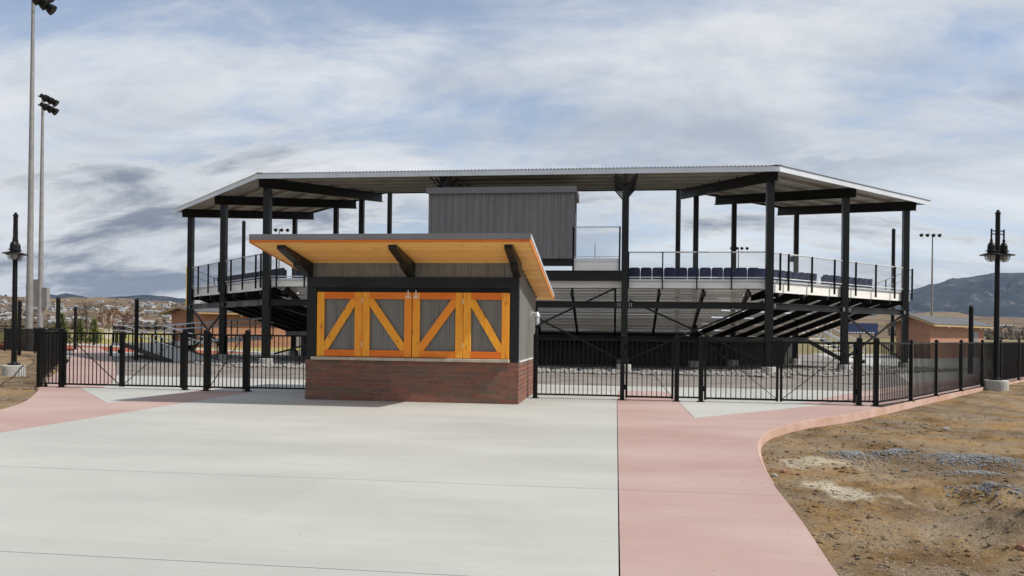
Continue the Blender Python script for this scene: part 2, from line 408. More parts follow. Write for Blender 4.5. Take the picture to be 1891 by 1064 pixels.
mb = MB(); mb.box(-1500, 1500, -60, 1600, -1.4, -.34); struct(mb.build('ground', M_GRASS))
v, f = strip_mesh(steps((-4, [(4.5, .5), (12.5, .055), (20, .14), (45, .6), (60, 3)])), steps((.004, [(.5, .05), (5.5, .06), (9, .16), (20, .6), (60, 4)])), lambda y, s: eR(y) + s, right_dirt_z)
mb = MB(); mb.add(v, f); o = struct(mb.build('dirt_ground', M_DIRT, smooth=True))
v, f = strip_mesh(steps((-4, [(9, 1), (24, .14), (50, .7)])), steps((.004, [(3, .1), (10, .25), (70, 4)])), lambda y, s: eL(y) - s, left_dirt_z)
mb = MB(); mb.add([(x, y, z) for x, y, z in v], [t_[::-1] for t_ in f]); struct(mb.build('dirt_ground', M_DIRT, smooth=True))

# paving, cut into slabs by open joints
def clip(poly, ax, val, keep_less):
    out = []
    for i in range(len(poly)):
        a, b = poly[i], poly[(i + 1) % len(poly)]
        ia = (a[ax] <= val) == keep_less; ib = (b[ax] <= val) == keep_less
        if ia: out.append(a)
        if ia != ib:
            t = (val - a[ax]) / (b[ax] - a[ax]); out.append((lerp(a[0], b[0], t), lerp(a[1], b[1], t)))
    return out
def slabs(name, poly, xs, ys, m, gapx=.004, gapy=.006, top=0.):
    root = MB().prism(poly, -.3, top - .022).build(name, M_JOINT); struct(root)
    for i in range(len(xs) - 1):
        for j in range(len(ys) - 1):
            p = clip(clip(clip(clip(poly, 0, xs[i] + gapx, False), 0, xs[i + 1] - gapx, True), 1, ys[j] + gapy, False), 1, ys[j + 1] - gapy, True)
            if len(p) > 2: MB().prism(p, top - .02, top).build('slab', m, root)
    return root
plaza = [(-9.12, -4), (.036, -4), (.036, 19.1), (-9.12, 19.1)]
slabs('plaza', plaza, [-9.2, -6.08, -3.02, .1], [-4, 1.99, 5.09, 8.17, 19.2], M_CONC, .0012, .005)
pinkR = [(.047, -4)] + EDGE[:-9] + [(5.98, 18.72), (5.72, 19.08), (4.80, 19.08), (1.5, 15.4), (1.48, 19.08), (.047, 19.08)]
slabs('walkway', pinkR, [-5, 30], [-4, 2.0, 8.17, 40], M_PINK, .003, .004, -.002)
TRI_R = [(1.5, 15.4), (4.80, 19.08), (1.48, 19.08)]
mirr = lambda p: [(2 * CXM - x, y) for x, y in p]
TRI_L = mirr(TRI_R)
for tr in (TRI_R, TRI_L):
    cx = sum(p[0] for p in tr) / 3; cy = sum(p[1] for p in tr) / 3
    slabs('pavement', [(cx + (x - cx) * .994, cy + (y - cy) * .994) for x, y in tr], [-40, 40], [0, 60], M_CONC, top=.001)
pinkL = [(-9.14, -4)] + [p for p in EDGEL if p[1] < 19.05] + [(-15.0, 19.08), (2 * CXM - 4.80, 19.08), (2 * CXM - 1.5, 15.4), (2 * CXM - 1.48, 19.08), (-9.14, 19.08)]
slabs('walkway', pinkL, [-60, 30], [-4, 2.0, 8.17, 40], M_PINK, .003, .004, -.002)
# kerb along the dirt, lengths end to end
def offset_line(pts, d):
    out = []
    for i, p in enumerate(pts):
        a = Vector(pts[max(i - 1, 0)]); b = Vector(pts[min(i + 1, len(pts) - 1)]); t = (b - a).normalized()
        out.append((p[0] + t.y * d, p[1] - t.x * d))
    return out
dense = []
for a, b in zip(EDGE, EDGE[1:]):
    k = max(1, int((Vector(b) - Vector(a)).length / .5))
    dense += [(lerp(a[0], b[0], i / k), lerp(a[1], b[1], i / k)) for i in range(k)]
dense = [p for p in dense if 8.6 < p[1] < 42]
ko, ki = offset_line(dense, .012), [(lerp(p[0], q[0], .06 + .94 * sms(8.8, 12, p[1])), lerp(p[1], q[1], .06 + .94 * sms(8.8, 12, p[1]))) for p, q in zip(dense, offset_line(dense, -.035))]
fo, fi = offset_line(dense, .03), offset_line(dense, -.2)
kerb = MB()
for i in range(len(dense) - 1): kerb.prism([fo[i], fo[i + 1], fi[i + 1], fi[i]], -.6, -.43)
kerb = struct(kerb.build('kerb', M_JOINT))
for i in range(0, len(dense) - 1, 7):
    j = min(i + 7, len(dense) - 1)
    po, pi = ko[i:j + 1], ki[i:j + 1]
    MB().prism(po + pi[::-1], -.42, .0005).build('kerb_stone', M_KERB, kerb)
# inside the fence
slabs('inner_walk', [(-13.5, 19.13), (5.6, 19.13), (8.0, 22.6), (9.0, 24.2), (-17.3, 24.2)], [-20, -6, 3, 20], [10, 60], M_CONC, top=-.003)
inner = offset_line(far_r, -.16); inner2 = offset_line(far_r, -2.0)
pk = [(5.75, 19.13)] + inner + inner2[::-1] + [(4.2, 19.13)]
slabs('inner_walk', pk, [-40, 60], [0, 90], M_PINK, top=.002)
pkl = [(2 * CXM - x, y) for x, y in pk]
slabs('inner_walk', pkl, [-60, 60], [0, 90], M_PINK, top=.002)
struct(MB().prism([(.06, 19.14), (1.46, 19.14), (1.46, 22.2), (.06, 22.2)], -.01, .003).build('path', M_PINK))
struct(MB().prism([(-17.1, 24.22), (9.0, 24.22), (13.2, 30.3), (15.5, 33.5), (24, 46), (24, 70), (-36, 70), (-36, 46), (-22, 30.5)], -.3, -.012).build('gravel_yard', M_ASPH))
struct(MB().prism([(9.6, 27.2), (15.3, 33.3), (36, 62), (36, 74), (17.5, 74), (12.6, 38)], -.011, -.004).build('pavement', M_CONC))
struct(MB().prism([(-30, 39), (-26, 41), (-24, 46), (-33, 50)], -.011, -.004).build('pavement', M_CONC))
M_TRACK = mat('red_cinder', (.36, .085, .035), .95, var=.3, vscale=1.2, bump=.4)
struct(MB().prism([(-62, 66), (-27, 45), (-24, 50), (-60, 78)], -.25, -.001).build('track', M_TRACK))
struct(MB().prism([(-60, 69.5), (-24, 51), (-23, 52), (-58, 74)], -.25, .006).build('path', M_CONC))
struct(MB().prism([(-160, 62), (-62, 70), (-23, 52.2), (-23, 160), (-160, 260)], -.26, -.002).build('lawn', mat('yellowish_lawn', (.33, .27, .085), .95, var=.4, vscale=.2, dark=(.22, .19, .06), bump=.4, bscale=9)))  # yellow-green lawn, paler than the dry grass of the ground sheet

# ================================================================== TICKET / CONCESSION BOOTH
BX0, BX1, BY, BYR = -7.02, -2.14, 17.35, 21.2
zS = lambda y: 3.395 - .15 * (y - 15.55)
booth = thing('concession_booth', (CXM, BY, 0), 'brick and grey metal booth with orange cedar shutters and slanted roof', 'booth')
MB().prism([(BX0 + .06, BY + .1), (BX1 - .06, BY + .1), (BX1 - .06, BYR - .05), (BX0 + .06, BYR - .05)], 0, lambda x, y: zS(y) - .02).build('core_wall', M_SIDINGD, booth)
BH, BL, NC = .1016, .4064, 9
brick_base = MB().box(BX0 + .012, BX1 - .012, BY - .034, BYR - .02, 0, NC * BH - .004).build('brick_base', M_MORTAR, booth)
g_ = .012
brick_me = MB().cbox(g_ / 2, BL - g_ / 2, 0, .09, g_ / 2, BH - g_ / 2, .004).mesh('brick', M_BRICK)
def brick_run(x0, y0, length, rz, start):
    c, s = math.cos(rz), math.sin(rz)
    for k in range(NC):
        a = -(BL / 2 if (k + start) % 2 else 0.)
        while a < length - .02:
            b = min(a + BL, length); a0 = max(a, 0.); w = b - a0
            if w > .03:
                j = random.uniform(-.002, .002)
                inst('brick', brick_me, (x0 + c * a0 - s * j, y0 + s * a0 + c * j, k * BH), brick_base, rz, (w / BL, 1, 1))
            a += BL
brick_run(BX0 - .02, BY - .045, BX1 - BX0 + .04, 0, 0)
brick_run(BX1 + .02, BY + .046, BYR - BY - .05, R(90), 1)
brick_run(BX0 - .02, BYR, BYR - BY - .05, R(-90), 1)
for i, (a, b) in enumerate(((-6.88, -5.98), (-5.977, -4.66), (-4.657, -3.5), (-3.497, -2.33))):
    MB().cbox(a, b, BY - .13, BY + .06, NC * BH + .001, NC * BH + .073, .008).build('counter_stone', M_STONE, booth)
# black steel frame
for a, b in ((BX0, -6.80), (-2.325, BX1)):
    MB().box(a, b, BY - .02, BY + .14, NC * BH + .002, 2.56).build('frame_post', M_STEEL, booth)
MB().box(BX0, BX1, BY - .03, BY + .14, 2.562, 2.80).build('header_beam', M_STEEL, booth)
MB().box(-6.798, -2.327, BY + .01, BY + .14, 2.465, 2.56).build('track', M_BLACK, booth)
# siding above the shutters, board by board
def siding_mesh(w, h, name, m, rib=.022, r=.018):
    prof = [(0, 0), (r, -rib), (3 * r, -rib), (4 * r, 0), (w * .47, 0), (w * .47 + .008, -.006), (w * .53, -.006), (w * .53 + .008, 0), (w, 0), (w, .03), (0, .03)]
    mb = MB(); n = len(prof)
    mb.add([(x, y, 0) for x, y in prof] + [(x, y, h) for x, y in prof], [(i, (i + 1) % n, n + (i + 1) % n, n + i) for i in range(n)] + [tuple(range(n - 1, -1, -1)), tuple(range(n, 2 * n))])
    return mb.mesh(name, m)
sw = (BX1 - BX0 - .04) / 13
up_me = siding_mesh(sw, .34, 'siding_panel', M_SIDING)
upper = MB().box(BX0 + .02, BX1 - .02, BY + .055, BY + .098, 2.80, 3.1).build('upper_wall', M_SIDING, booth)
for i in range(13): inst('siding_panel', up_me, (BX0 + .02 + i * sw, BY + .02, 2.802), upper)
# folding shutters
def shutter(x0, x1, up_right, hinge):
    z0, z1 = 1.0, 2.46; w = .172; y = BY - .012
    d = MB().box(x0 + .01, x1 - .01, y + .045, y + .06, z0 + .01, z1 - .01).build('shutter', M_SIDING, booth)
    pw = (x1 - x0 - 2 * w) / 3 + .09
    pm = siding_mesh(pw, z1 - z0 - .2, 'panel', M_SIDING, .02)
    for i in range(3):
        xx = x0 + w - .12 + i * pw
        if xx + pw < x1 - .02: inst('panel', pm, (xx, y + .04, z0 + .1), d)
    def plank(name, a, b, c, e, m=None):       # origin at the plank for its own grain
        cx, cz = (a + b) / 2, (c + e) / 2
        me = MB().cbox(a - cx, b - cx, -.028, .012, c - cz, e - cz, .004).mesh(name, m or M_WOOD); inst(name, me, (cx, y, cz), d)
    plank('stile', x0 + .002, x0 + w, z0, z1); plank('stile', x1 - w, x1 - .002, z0, z1)
    plank('rail', x0 + w + .001, x1 - w - .001, z1 - .155, z1, M_WOODH); plank('rail', x0 + w + .001, x1 - w - .001, z0, z0 + .15, M_WOODH)
    a, b, zl, zh = x0 + w, x1 - w, z0 + .15, z1 - .155
    hw = .125
    if up_right: poly = [(a, zl), (a + hw * .75, zl), (b, zh - hw * 1.3), (b, zh), (b - hw * .75, zh), (a, zl + hw * 1.3)]
    else: poly = [(b, zl), (b, zl + hw * 1.3), (a + hw * .75, zh), (a, zh), (a, zh - hw * 1.3), (b - hw * .75, zl)]
    ar = sum(poly[i][0] * poly[(i + 1) % 6][1] - poly[(i + 1) % 6][0] * poly[i][1] for i in range(6))
    if ar < 0: poly = poly[::-1]
    cx, cz = (a + b) / 2, (zl + zh) / 2
    vs = [(p[0] - cx, -.022, p[1] - cz) for p in poly] + [(p[0] - cx, .012, p[1] - cz) for p in poly]
    mbr = MB().add(vs, [tuple(range(6)), tuple(range(11, 5, -1))] + [(i, 6 + i, 6 + (i + 1) % 6, (i + 1) % 6) for i in range(6)])
    inst('brace', mbr.mesh('brace', M_WOOD), (cx, y - .004, cz), d)
    if hinge is not None:
        for zz in (1.22, 2.2):
            MB().box(hinge - .008, hinge + .008, y - .042, y - .03, zz, zz + .12).tube((hinge, y - .044, zz), (hinge, y - .044, zz + .12), .007, n=6).build('hinge', M_CHROME, d)
    return d
sh = [shutter(-6.775, -5.712, True, -5.71), shutter(-5.706, -4.556, False, None), shutter(-4.542, -3.384, True, -3.38), shutter(-3.378, -2.34, False, None)]
for s_, xx in ((sh[1], -4.64), (sh[2], -4.46)):     # roller hangers at the top of the meeting stiles
    mb = MB()
    for dx in (-.05, .05): mb.tube((xx + dx, BY - .045, 2.30), (xx + dx, BY - .045, 2.42), .006, n=6)
    mb.tube((xx, BY - .045, 2.36), (xx, BY - .045, 2.505), .011, n=8); mb.box(xx - .06, xx + .06, BY - .046, BY - .041, 2.345, 2.36); mb.build('roller_hanger', M_CHROME, s_)
# side walls
for X, sg in ((BX1, 1), (BX0, -1)):
    sdw = MB().yzprism([(BY + .15, .93), (BYR, .93), (BYR, zS(BYR) - .004), (BY + .15, zS(BY + .15) - .004)], X - sg * .06, X - sg * .025).build('side_wall', M_SIDING, booth)
    n = 10; pw = (BYR - BY - .142) / n
    for i in range(n):
        ya = BY + .142 + i * pw; yb = ya + pw - .002; r = .02
        prof = [(ya, 0), (ya + .016, r), (ya + .05, r), (ya + .066, 0), (ya + pw * .5, 0), (yb, 0)]
        vs = [(X - sg * .02 + sg * d, y, .945) for y, d in prof] + [(X - sg * .02 + sg * d, y, zS(y) - .004) for y, d in prof]
        k = len(prof); fs = [(j, j + 1, k + j + 1, k + j) if sg > 0 else (k + j, k + j + 1, j + 1, j) for j in range(k - 1)]
        MB().add(vs, fs).build('siding_panel', M_SIDING, sdw)
    MB().box(min(X - sg * .03, X + sg * .035), max(X - sg * .03, X + sg * .035), BY + .145, BYR, .918, .944).build('flashing', M_WHITE, booth)
# roof: soffit boards, deck, metal fascia
RX0, RX1, RY0, RY1 = -7.57, -1.70, 15.55, 21.62
roof = MB().add([(RX0 + .02, RY0 + .02, zS(RY0) + .025), (RX1 - .02, RY0 + .02, zS(RY0) + .025), (RX1 - .02, RY1 - .02, zS(RY1) + .025), (RX0 + .02, RY1 - .02, zS(RY1) + .025),
                 (RX0 + .02, RY0 + .02, zS(RY0) + .135), (RX1 - .02, RY0 + .02, zS(RY0) + .135), (RX1 - .02, RY1 - .02, zS(RY1) + .135), (RX0 + .02, RY1 - .02, zS(RY1) + .135)],
                [(3, 2, 1, 0), (4, 5, 6, 7), (0, 1, 5, 4), (1, 2, 6, 5), (2, 3, 7, 6), (3, 0, 4, 7)]).build('roof', M_TRIM, booth)
nb = 46; bw = (RY1 - RY0 - .06) / nb; tilt = math.atan(-.15)
pl = MB(); w2 = bw * 1.011
pl.add([(x, y, z) for x in (RX0 - CXM + .03, RX1 - CXM - .03) for y, z in ((.003, .012), (.013, 0), (w2 - .016, 0), (w2 - .004, .014), (w2 - .003, .02), (.003, .02))],
       [(0, 1, 7, 6), (1, 2, 8, 7), (2, 3, 9, 8), (3, 4, 10, 9), (4, 5, 11, 10), (5, 0, 6, 11), (5, 4, 3, 2, 1, 0), (6, 7, 8, 9, 10, 11)])
plank_me = pl.mesh('soffit_board', M_SOFFIT)
for i in range(nb):
    y = RY0 + .03 + i * bw
    o = inst('soffit_board', plank_me, (CXM, y, zS(y) + .002), roof); o.rotation_euler = (tilt, 0, 0)
M_BARGE = cedar('cedar_barge', (.72, .28, .04), (.62, .20, .025), (.22, .06, .02), (.5, .5, 5))
MB().box(RX0, RX1, RY0 - .012, RY0 + .025, zS(RY0) + .045, zS(RY0) + .165).build('front_fascia', M_TRIM, roof)
MB().box(RX0, RX1, RY0 - .004, RY0 + .022, zS(RY0) - .012, zS(RY0) + .043).build('barge_board', M_BARGE, roof)
for X, sg in ((RX0, 1), (RX1, -1)):
    xa, xb = sorted((X, X + sg * .024))
    MB().yzprism([(RY0 + .03, zS(RY0 + .03) - .012), (RY1, zS(RY1) - .012), (RY1, zS(RY1) + .072), (RY0 + .03, zS(RY0 + .03) + .072)], xa, xb).build('barge_board', M_BARGE, roof)
    xa, xb = sorted((X - sg * .012, X + sg * .024))
    MB().yzprism([(RY0 + .026, zS(RY0 + .026) + .075), (RY1, zS(RY1) + .075), (RY1, zS(RY1) + .15), (RY0 + .026, zS(RY0 + .026) + .162)], xa, xb).build('side_fascia', M_GALV, roof)
for xx in (-6.98, -4.58, -2.17):
    prof = [(15.78, zS(15.78) - .004), (17.36, zS(17.36) - .004), (17.36, 2.80), (17.26, 2.80), (16.62, 3.0), (16.62, 3.06), (16.5, 3.075), (15.78, 3.275)]
    MB().yzprism(prof, xx - .085, xx + .085).build('roof_bracket', M_STEEL, booth)
# rear part of the rafters under the side overhang
for k in range(9):
    y = 17.6 + k * .42
    MB().box(BX1 + .003, BX1 + .03, y, y + .12, zS(y) - .09, zS(y + .12) - .006).build('vent_block', M_SIDINGD, booth)
wl = MB(); wl.box(BX1, BX1 + .06, 19.5, 19.6, 2.0, 2.12); wl.tube((BX1 + .05, 19.55, 2.07), (BX1 + .16, 19.55, 2.07), .03, n=8)
lf = wl.build('wall_light', M_GALV, booth)
MB().lathe((BX1 + .19, 19.55, 1.78), [(.02, 0), (.055, .03), (.062, .16), (.05, .2)], 10).build('glass_jar', M_GLASS, lf, True)
MB().lathe((BX1 + .19, 19.55, 1.985), [(.075, 0), (.07, .04), (.04, .1), (.02, .12)], 10).build('lamp_cap', M_GALV, lf, True)
# downspout at the rear corner
MB().box(BX1 + .002, BX1 + .05, BYR - .12, BYR - .05, 0, 2.3).build('downspout', M_STEEL, booth)

# ================================================================== IRON FENCE AND GATES
FY, FZ = 19.1, 1.45
picket_me = MB().box(-.009, .009, -.009, .009, .0, FZ - .09).mesh('picket', M_BLACK)
post_me = MB().box(-.04, .04, -.04, .04, 0, FZ + .05).add([(-.048, -.048, FZ + .05), (.048, -.048, FZ + .05), (.048, .048, FZ + .05), (-.048, .048, FZ + .05), (0, 0, FZ + .085)], [(0, 1, 4), (1, 2, 4), (2, 3, 4), (3, 0, 4), (3, 2, 1, 0)]).box(-.075, .075, -.075, .075, 0, .012).mesh('post', M_BLACK)
gpost_me = MB().box(-.052, .052, -.052, .052, 0, FZ + .09).add([(-.06, -.06, FZ + .09), (.06, -.06, FZ + .09), (.06, .06, FZ + .09), (-.06, .06, FZ + .09), (0, 0, FZ + .13)], [(0, 1, 4), (1, 2, 4), (2, 3, 4), (3, 0, 4), (3, 2, 1, 0)]).box(-.09, .09, -.09, .09, 0, .014).mesh('post', M_BLACK)
def panel(root, a, b, za=0., zb=0., pitch=.111, z=0.):
    a, b = Vector((*a, z)), Vector((*b, z)); L = (b - a).length; t = (b - a) / L; rz = math.atan2(t.y, t.x)
    A, B = a + t * .045, b - t * .045
    for h in (FZ - .02, .10):
        MB().bar(A + Vector((0, 0, h)), B + Vector((0, 0, h)), .034, .04).build('rail', M_BLACK, root)
    n = max(2, round((L - .09) / pitch))
    for i in range(1, n):
        p = A + (B - A) * (i / n); inst('picket', picket_me, (p.x, p.y, z + .085), root, rz)
fl = thing('iron_fence', (-12, FY, 0), 'black iron picket fence left of booth, posts between the gates', 'fence', 'iron fences')
for x in (-15.1, -14.47, -11.0, -10.42, -9.3): inst('post', gpost_me, (x, FY, 0), fl)
for a, b in ((-15.1, -14.47), (-11.0, -10.42), (-9.3, -7.1)): panel(fl, (a, FY), (b, FY))
fr_ = thing('iron_fence', (1.5, FY, 0), 'black iron picket fence right of booth, posts between the gates', 'fence', 'iron fences')
for x in (-1.93, .16, 1.44, 2.0, 5.56, 5.93): inst('post', gpost_me, (x, FY, 0), fr_)
for a, b in ((-1.93, .16), (1.44, 2.0), (5.56, 5.93)): panel(fr_, (a, FY), (b, FY))
def gate(x0, x1, down_right, label, latch_right=True):
    g = thing('iron_gate', ((x0 + x1) / 2, FY, 0), label, 'gate', 'iron gates in the fence')
    for x in (x0 + .03, x1 - .03): MB().box(x - .026, x + .026, FY - .026, FY + .026, .05, FZ + .02).build('stile', M_BLACK, g)
    for h in (FZ - .02, .09): MB().bar((x0 + .057, FY, h), (x1 - .057, FY, h), .034, .045).build('rail', M_BLACK, g)
    n = round((x1 - x0 - .1) / .113)
    for i in range(1, n): inst('picket', picket_me, (lerp(x0 + .05, x1 - .05, i / n), FY, .085), g)
    za, zb = (FZ - .05, .12) if down_right else (.12, FZ - .05)
    MB().bar((x0 + .06, FY - .022, za), (x1 - .06, FY - .022, zb), .012, .03, (0, 1, 0)).build('brace', M_BLACK, g)
    hx = x0 + .002 if latch_right else x1 - .002; lx = x1 - .03 if latch_right else x0 + .03
    for h in (.25, 1.2): MB().tube((hx, FY, h), (hx, FY, h + .12), .02, n=8).build('hinge', M_BLACK, g)
    MB().box(lx - .05, lx + .05, FY - .06, FY - .028, .92, 1.02).tube((lx, FY - .05, .97), (lx, FY - .12, .97), .012, n=6).build('latch', M_BLACK, g)
    return g
gate(-14.40, -12.76, True, 'leftmost leaf of black double gate, brace falling to the right')
gate(-12.74, -11.07, False, 'second leaf of the left double gate, in front of the ramp', False)
gate(-10.35, -9.37, False, 'single black gate nearest the left side of the booth', False)
gate(.23, 1.37, True, 'single black gate at the end of the pink path')
gate(2.07, 3.77, True, 'left leaf of the black double gate right of booth')
gate(3.80, 5.49, False, 'right leaf of the black double gate right of booth', False)
rr = thing('iron_fence', (5.95, 18.95, 0), 'long black iron fence receding along the kerb at right', 'fence', 'iron fences')
run = [(5.95, 18.98)] + [(6.0 + FD.x * d - .06 + .0006 * d * d, 18.72 + FD.y * d + .04 - .0004 * d * d) for d in (2.4, 4.8, 7.6, 10.4, 13.2, 16.4, 19.4, 22.4, 25.4)]
for i, p in enumerate(run):
    if i: inst('post', post_me, (*p, 0), rr, math.atan2(FD.y, FD.x))
for a, b in zip(run, run[1:]): panel(rr, a, b)
ll = thing('iron_fence', (-15.1, FY, 0), 'long black iron fence receding behind the left lamp post', 'fence', 'iron fences')
runl = [(-15.1, 19.12)] + [(-15.15 - .576 * d - .0006 * d * d, 19.12 + .817 * d) for d in (2.4, 4.8, 7.2, 9.6, 12, 14.4, 17.0)]
for i, p in enumerate(runl):
    if i: inst('post', post_me, (*p, 0), ll, math.atan2(.817, -.576))
for a, b in zip(runl, runl[1:]): panel(ll, a, b)
lf2 = thing('iron_fence', (*runl[-1], 0), 'far stretch of black fence behind the tall light pole', 'fence', 'iron fences')
farl = [runl[-1], (-27.2, 35.6), (-30.2, 39.0), (-34, 42.6), (-38.5, 45.6), (-43.6, 48.2), (-49, 50)]
mbp = MB()
for a, b in zip(farl, farl[1:]):
    inst('post', post_me, (*b, 0), lf2)
    a, b = Vector((*a, 0)), Vector((*b, 0)); n = round((b - a).length / .11)
    for h in (FZ - .02, .10): MB().bar(a + Vector((0, 0, h)), b + Vector((0, 0, h)), .034, .04).build('rail', M_BLACK, lf2)
    for i in range(1, n):
        p = a + (b - a) * (i / n); mbp.box(p.x - .011, p.x + .011, p.y - .011, p.y + .011, .08, FZ - .02)
stuff(mbp.build('pickets', M_BLACK, lf2))

# ================================================================== GRANDSTAND
r2 = math.sqrt(.5)
OC, OR_, OL_ = Vector((-15.46, 33.5, 0)), Vector((6.2, 33.5, 0)), Vector((-15.46, 33.5, 0))
LC, LW = 21.66, 12.0
stand = thing('grandstand', (CXM, 33.5, 0), 'dark steel grandstand with aluminium rows under a wide canopy roof', 'grandstand')
class Sec:
    def __init__(s, O, t, n, L, both): s.O, s.t, s.n, s.L, s.both = O, Vector(t), Vector(n), L, both
    def p(s, a, d, z): q = s.O + s.t * a + s.n * d; return Vector((q.x, q.y, z))
    def lo(s, d): return d * .41421
    def hi(s, d, over=0.): return s.L - d * .41421 if s.both else s.L + over
SECS = {'c': Sec(OC, (1, 0, 0), (0, 1, 0), LC, True), 'r': Sec(OR_, (r2, r2, 0), (-r2, r2, 0), LW, False), 'l': Sec(OL_, (-r2, r2, 0), (r2, r2, 0), LW, False)}
NR, RUN, RISE, ZD, D0 = 8, .84, .30, 3.87, .12
zrow = lambda k: ZD - RISE * k
drow = lambda k: D0 + RUN * k
def slab4(mb, pts, z0, z1):
    return mb.prism([(p.x, p.y) for p in pts], z0, z1)
for key, S in SECS.items():
    over = .12
    for k in range(NR):
        a, b = drow(k), drow(k + 1) - .01
        mb = MB()
        # two planks to a tread, riser behind
        for u, v in ((a, lerp(a, b, .49)), (lerp(a, b, .51), b)):
            slab4(mb, [S.p(S.lo(u), u, 0), S.p(S.hi(u, over), u, 0), S.p(S.hi(v, over), v, 0), S.p(S.lo(v), v, 0)], zrow(k) - .045, zrow(k))
        row = mb.build('tread', M_ALU, stand)
        u, v = b + .012, b + .04; z0, z1 = zrow(k + 1) + (.005 if key == 'c' else .06), zrow(k) - .05
        mb = MB()
        for za, zb in ((z0, lerp(z0, z1, .48)), (lerp(z0, z1, .52), z1)):
            slab4(mb, [S.p(S.lo(u), u, 0), S.p(S.hi(u, over), u, 0), S.p(S.hi(v, over), v, 0), S.p(S.lo(v), v, 0)], za, zb)
        mb.build('riser', M_ALU, row)
    # edge channel at the back of the top row
    u, v = D0 - .03, D0 - .004
    MB().prism([(q.x, q.y) for q in (S.p(S.lo(u), u, 0), S.p(S.hi(u, over), u, 0), S.p(S.hi(v, over), v, 0), S.p(S.lo(v), v, 0))], ZD - .07, ZD + .012).build('edge_channel', M_FASC, stand)
    MB().prism([(q.x, q.y) for q in (S.p(S.lo(.16), .16, 0), S.p(S.hi(.16, over), .16, 0), S.p(S.hi(.19, over), .19, 0), S.p(S.lo(.19), .19, 0))], ZD - (.36 if key == 'c' else .50), ZD - .08).build('back_panel', M_ALU, stand)
    # stringers under the rows
    n = int(S.L // 1.83); off = (S.L - n * 1.83) / 2 if S.both else .5
    for i in range(n + 1):
        s_ = off + 1.83 * i
        if key != 'c' and s_ > S.L + .01: continue
        dm = drow(NR)
        lim = s_ / .41421
        if S.both: lim = min(lim, (S.L - s_) / .41421)
        dm = min(dm, lim)
        if dm < .6: continue
        zt = lambda d: ZD - .06 - RISE * max(0, (d - D0)) / RUN - .06
        poly = [(d, z) for d, z in ((-.12, ZD - .53), (D0 + .05, ZD - .52), (D0 + .4, ZD - .36), (dm, zt(dm) - .10), (dm, zt(dm) - .32), (.4, ZD - .70), (-.12, ZD - .72))]
        vs = []
        for w in (-.045, .045):
            for d, z in poly:
                q = S.p(s_ + w, d, z); vs.append(q)
        m_ = len(poly)
        MB().add(vs, [tuple(range(m_)), tuple(range(2 * m_ - 1, m_ - 1, -1))] + [(j, m_ + j, m_ + (j + 1) % m_, (j + 1) % m_) for j in range(m_)]).build('stringer', M_BLACK, stand)
    # cross girder on the back columns
    a, b = (.16, LC - .16) if S.both else (.16, LW - .2)
    MB().ibeam(S.p(a, 0, 2.79), S.p(b, 0, 2.79), .16, .27, .03, .02).build('girder', M_STEEL, stand)
    MB().ibeam(S.p(S.lo(5.6) + .1, 5.6, 1.35), S.p(S.hi(5.6) - .1, 5.6, 1.35), .16, .27, .03, .02).build('girder', M_STEEL, stand)
# columns: steel tubes on concrete piers
def zU(d): return 8.40 + (d + .55) * .078        # underside of the roof deck
def column(p, top, w=.28, pier=True):
    c = MB().box(p.x - w / 2, p.x + w / 2, p.y - w / 2, p.y + w / 2, .34 if pier else 0, top).box(p.x - w * .75, p.x + w * .75, p.y - w * .75, p.y + w * .75, .305 if pier else 0, .34 if pier else .03).build('column', M_STEEL, stand)
    if pier: MB().lathe((p.x, p.y, -.2), [(.3, 0), (.3, .47), (.285, .5)], 20).build('pier', M_PIER, c)
    return c
C, Rr, Ll = SECS['c'], SECS['r'], SECS['l']
MIT_R = Vector((-math.sin(R(22.5)), math.cos(R(22.5)), 0)); MIT_L = Vector((math.sin(R(22.5)), math.cos(R(22.5)), 0))
cut = math.cos(R(22.5))
BEAMH = .46
def roof_beam(base, dirn, dperp, la, lb):
    """base = back column foot, dirn = horizontal direction to the field, dperp = fall per metre along it"""
    f = lambda l: zU(l * dperp) - .13 - BEAMH / 2
    A = base + dirn * la; B = base + dirn * lb
    MB().ibeam((A.x, A.y, f(la)), (B.x, B.y, f(lb)), .2, BEAMH, .03, .02).build('roof_beam', M_STEEL, stand)
wing_cols = [(Rr, 5.76), (Rr, 11.35), (Ll, 6.06), (Ll, 11.9)]
for S, s_ in wing_cols:
    column(S.p(s_, 0, 0), zU(0) - .13 - BEAMH)
    column(S.p(s_, 6.1, 0), zU(6.1) - .13 - BEAMH, .24)
    roof_beam(S.p(s_, 0, 0), S.n, 1., -.5, 7.3)
for base, dr in ((OR_, MIT_R), (OL_, MIT_L)):
    column(base.copy(), zU(0) - .13 - BEAMH, .3); column(base + dr * 6.3, zU(6.3 * cut) - .13 - BEAMH, .24)
    roof_beam(base, dr, cut, -.52, 7.9)
for x in (-7.55, .34):
    column(Vector((x, 33.5, 0)), zU(0) - .13 - BEAMH, .27); column(Vector((x, 39.7, 0)), zU(6.2) - .13 - BEAMH, .24)
    roof_beam(Vector((x, 33.5, 0)), Vector((0, 1, 0)), 1., -.4, 7.4)
    for sx in (-1, 1):        # knee braces from the beam up to the purlins
        for d in (-.3, 1.0, 2.4, 3.8, 5.2, 6.6):
            MB().bar((x + sx * .1, 33.5 + d, zU(d) - .62), (x + sx * .52, 33.5 + d, zU(d) - .12), .06, .07).build('knee_brace', M_STEEL, stand)
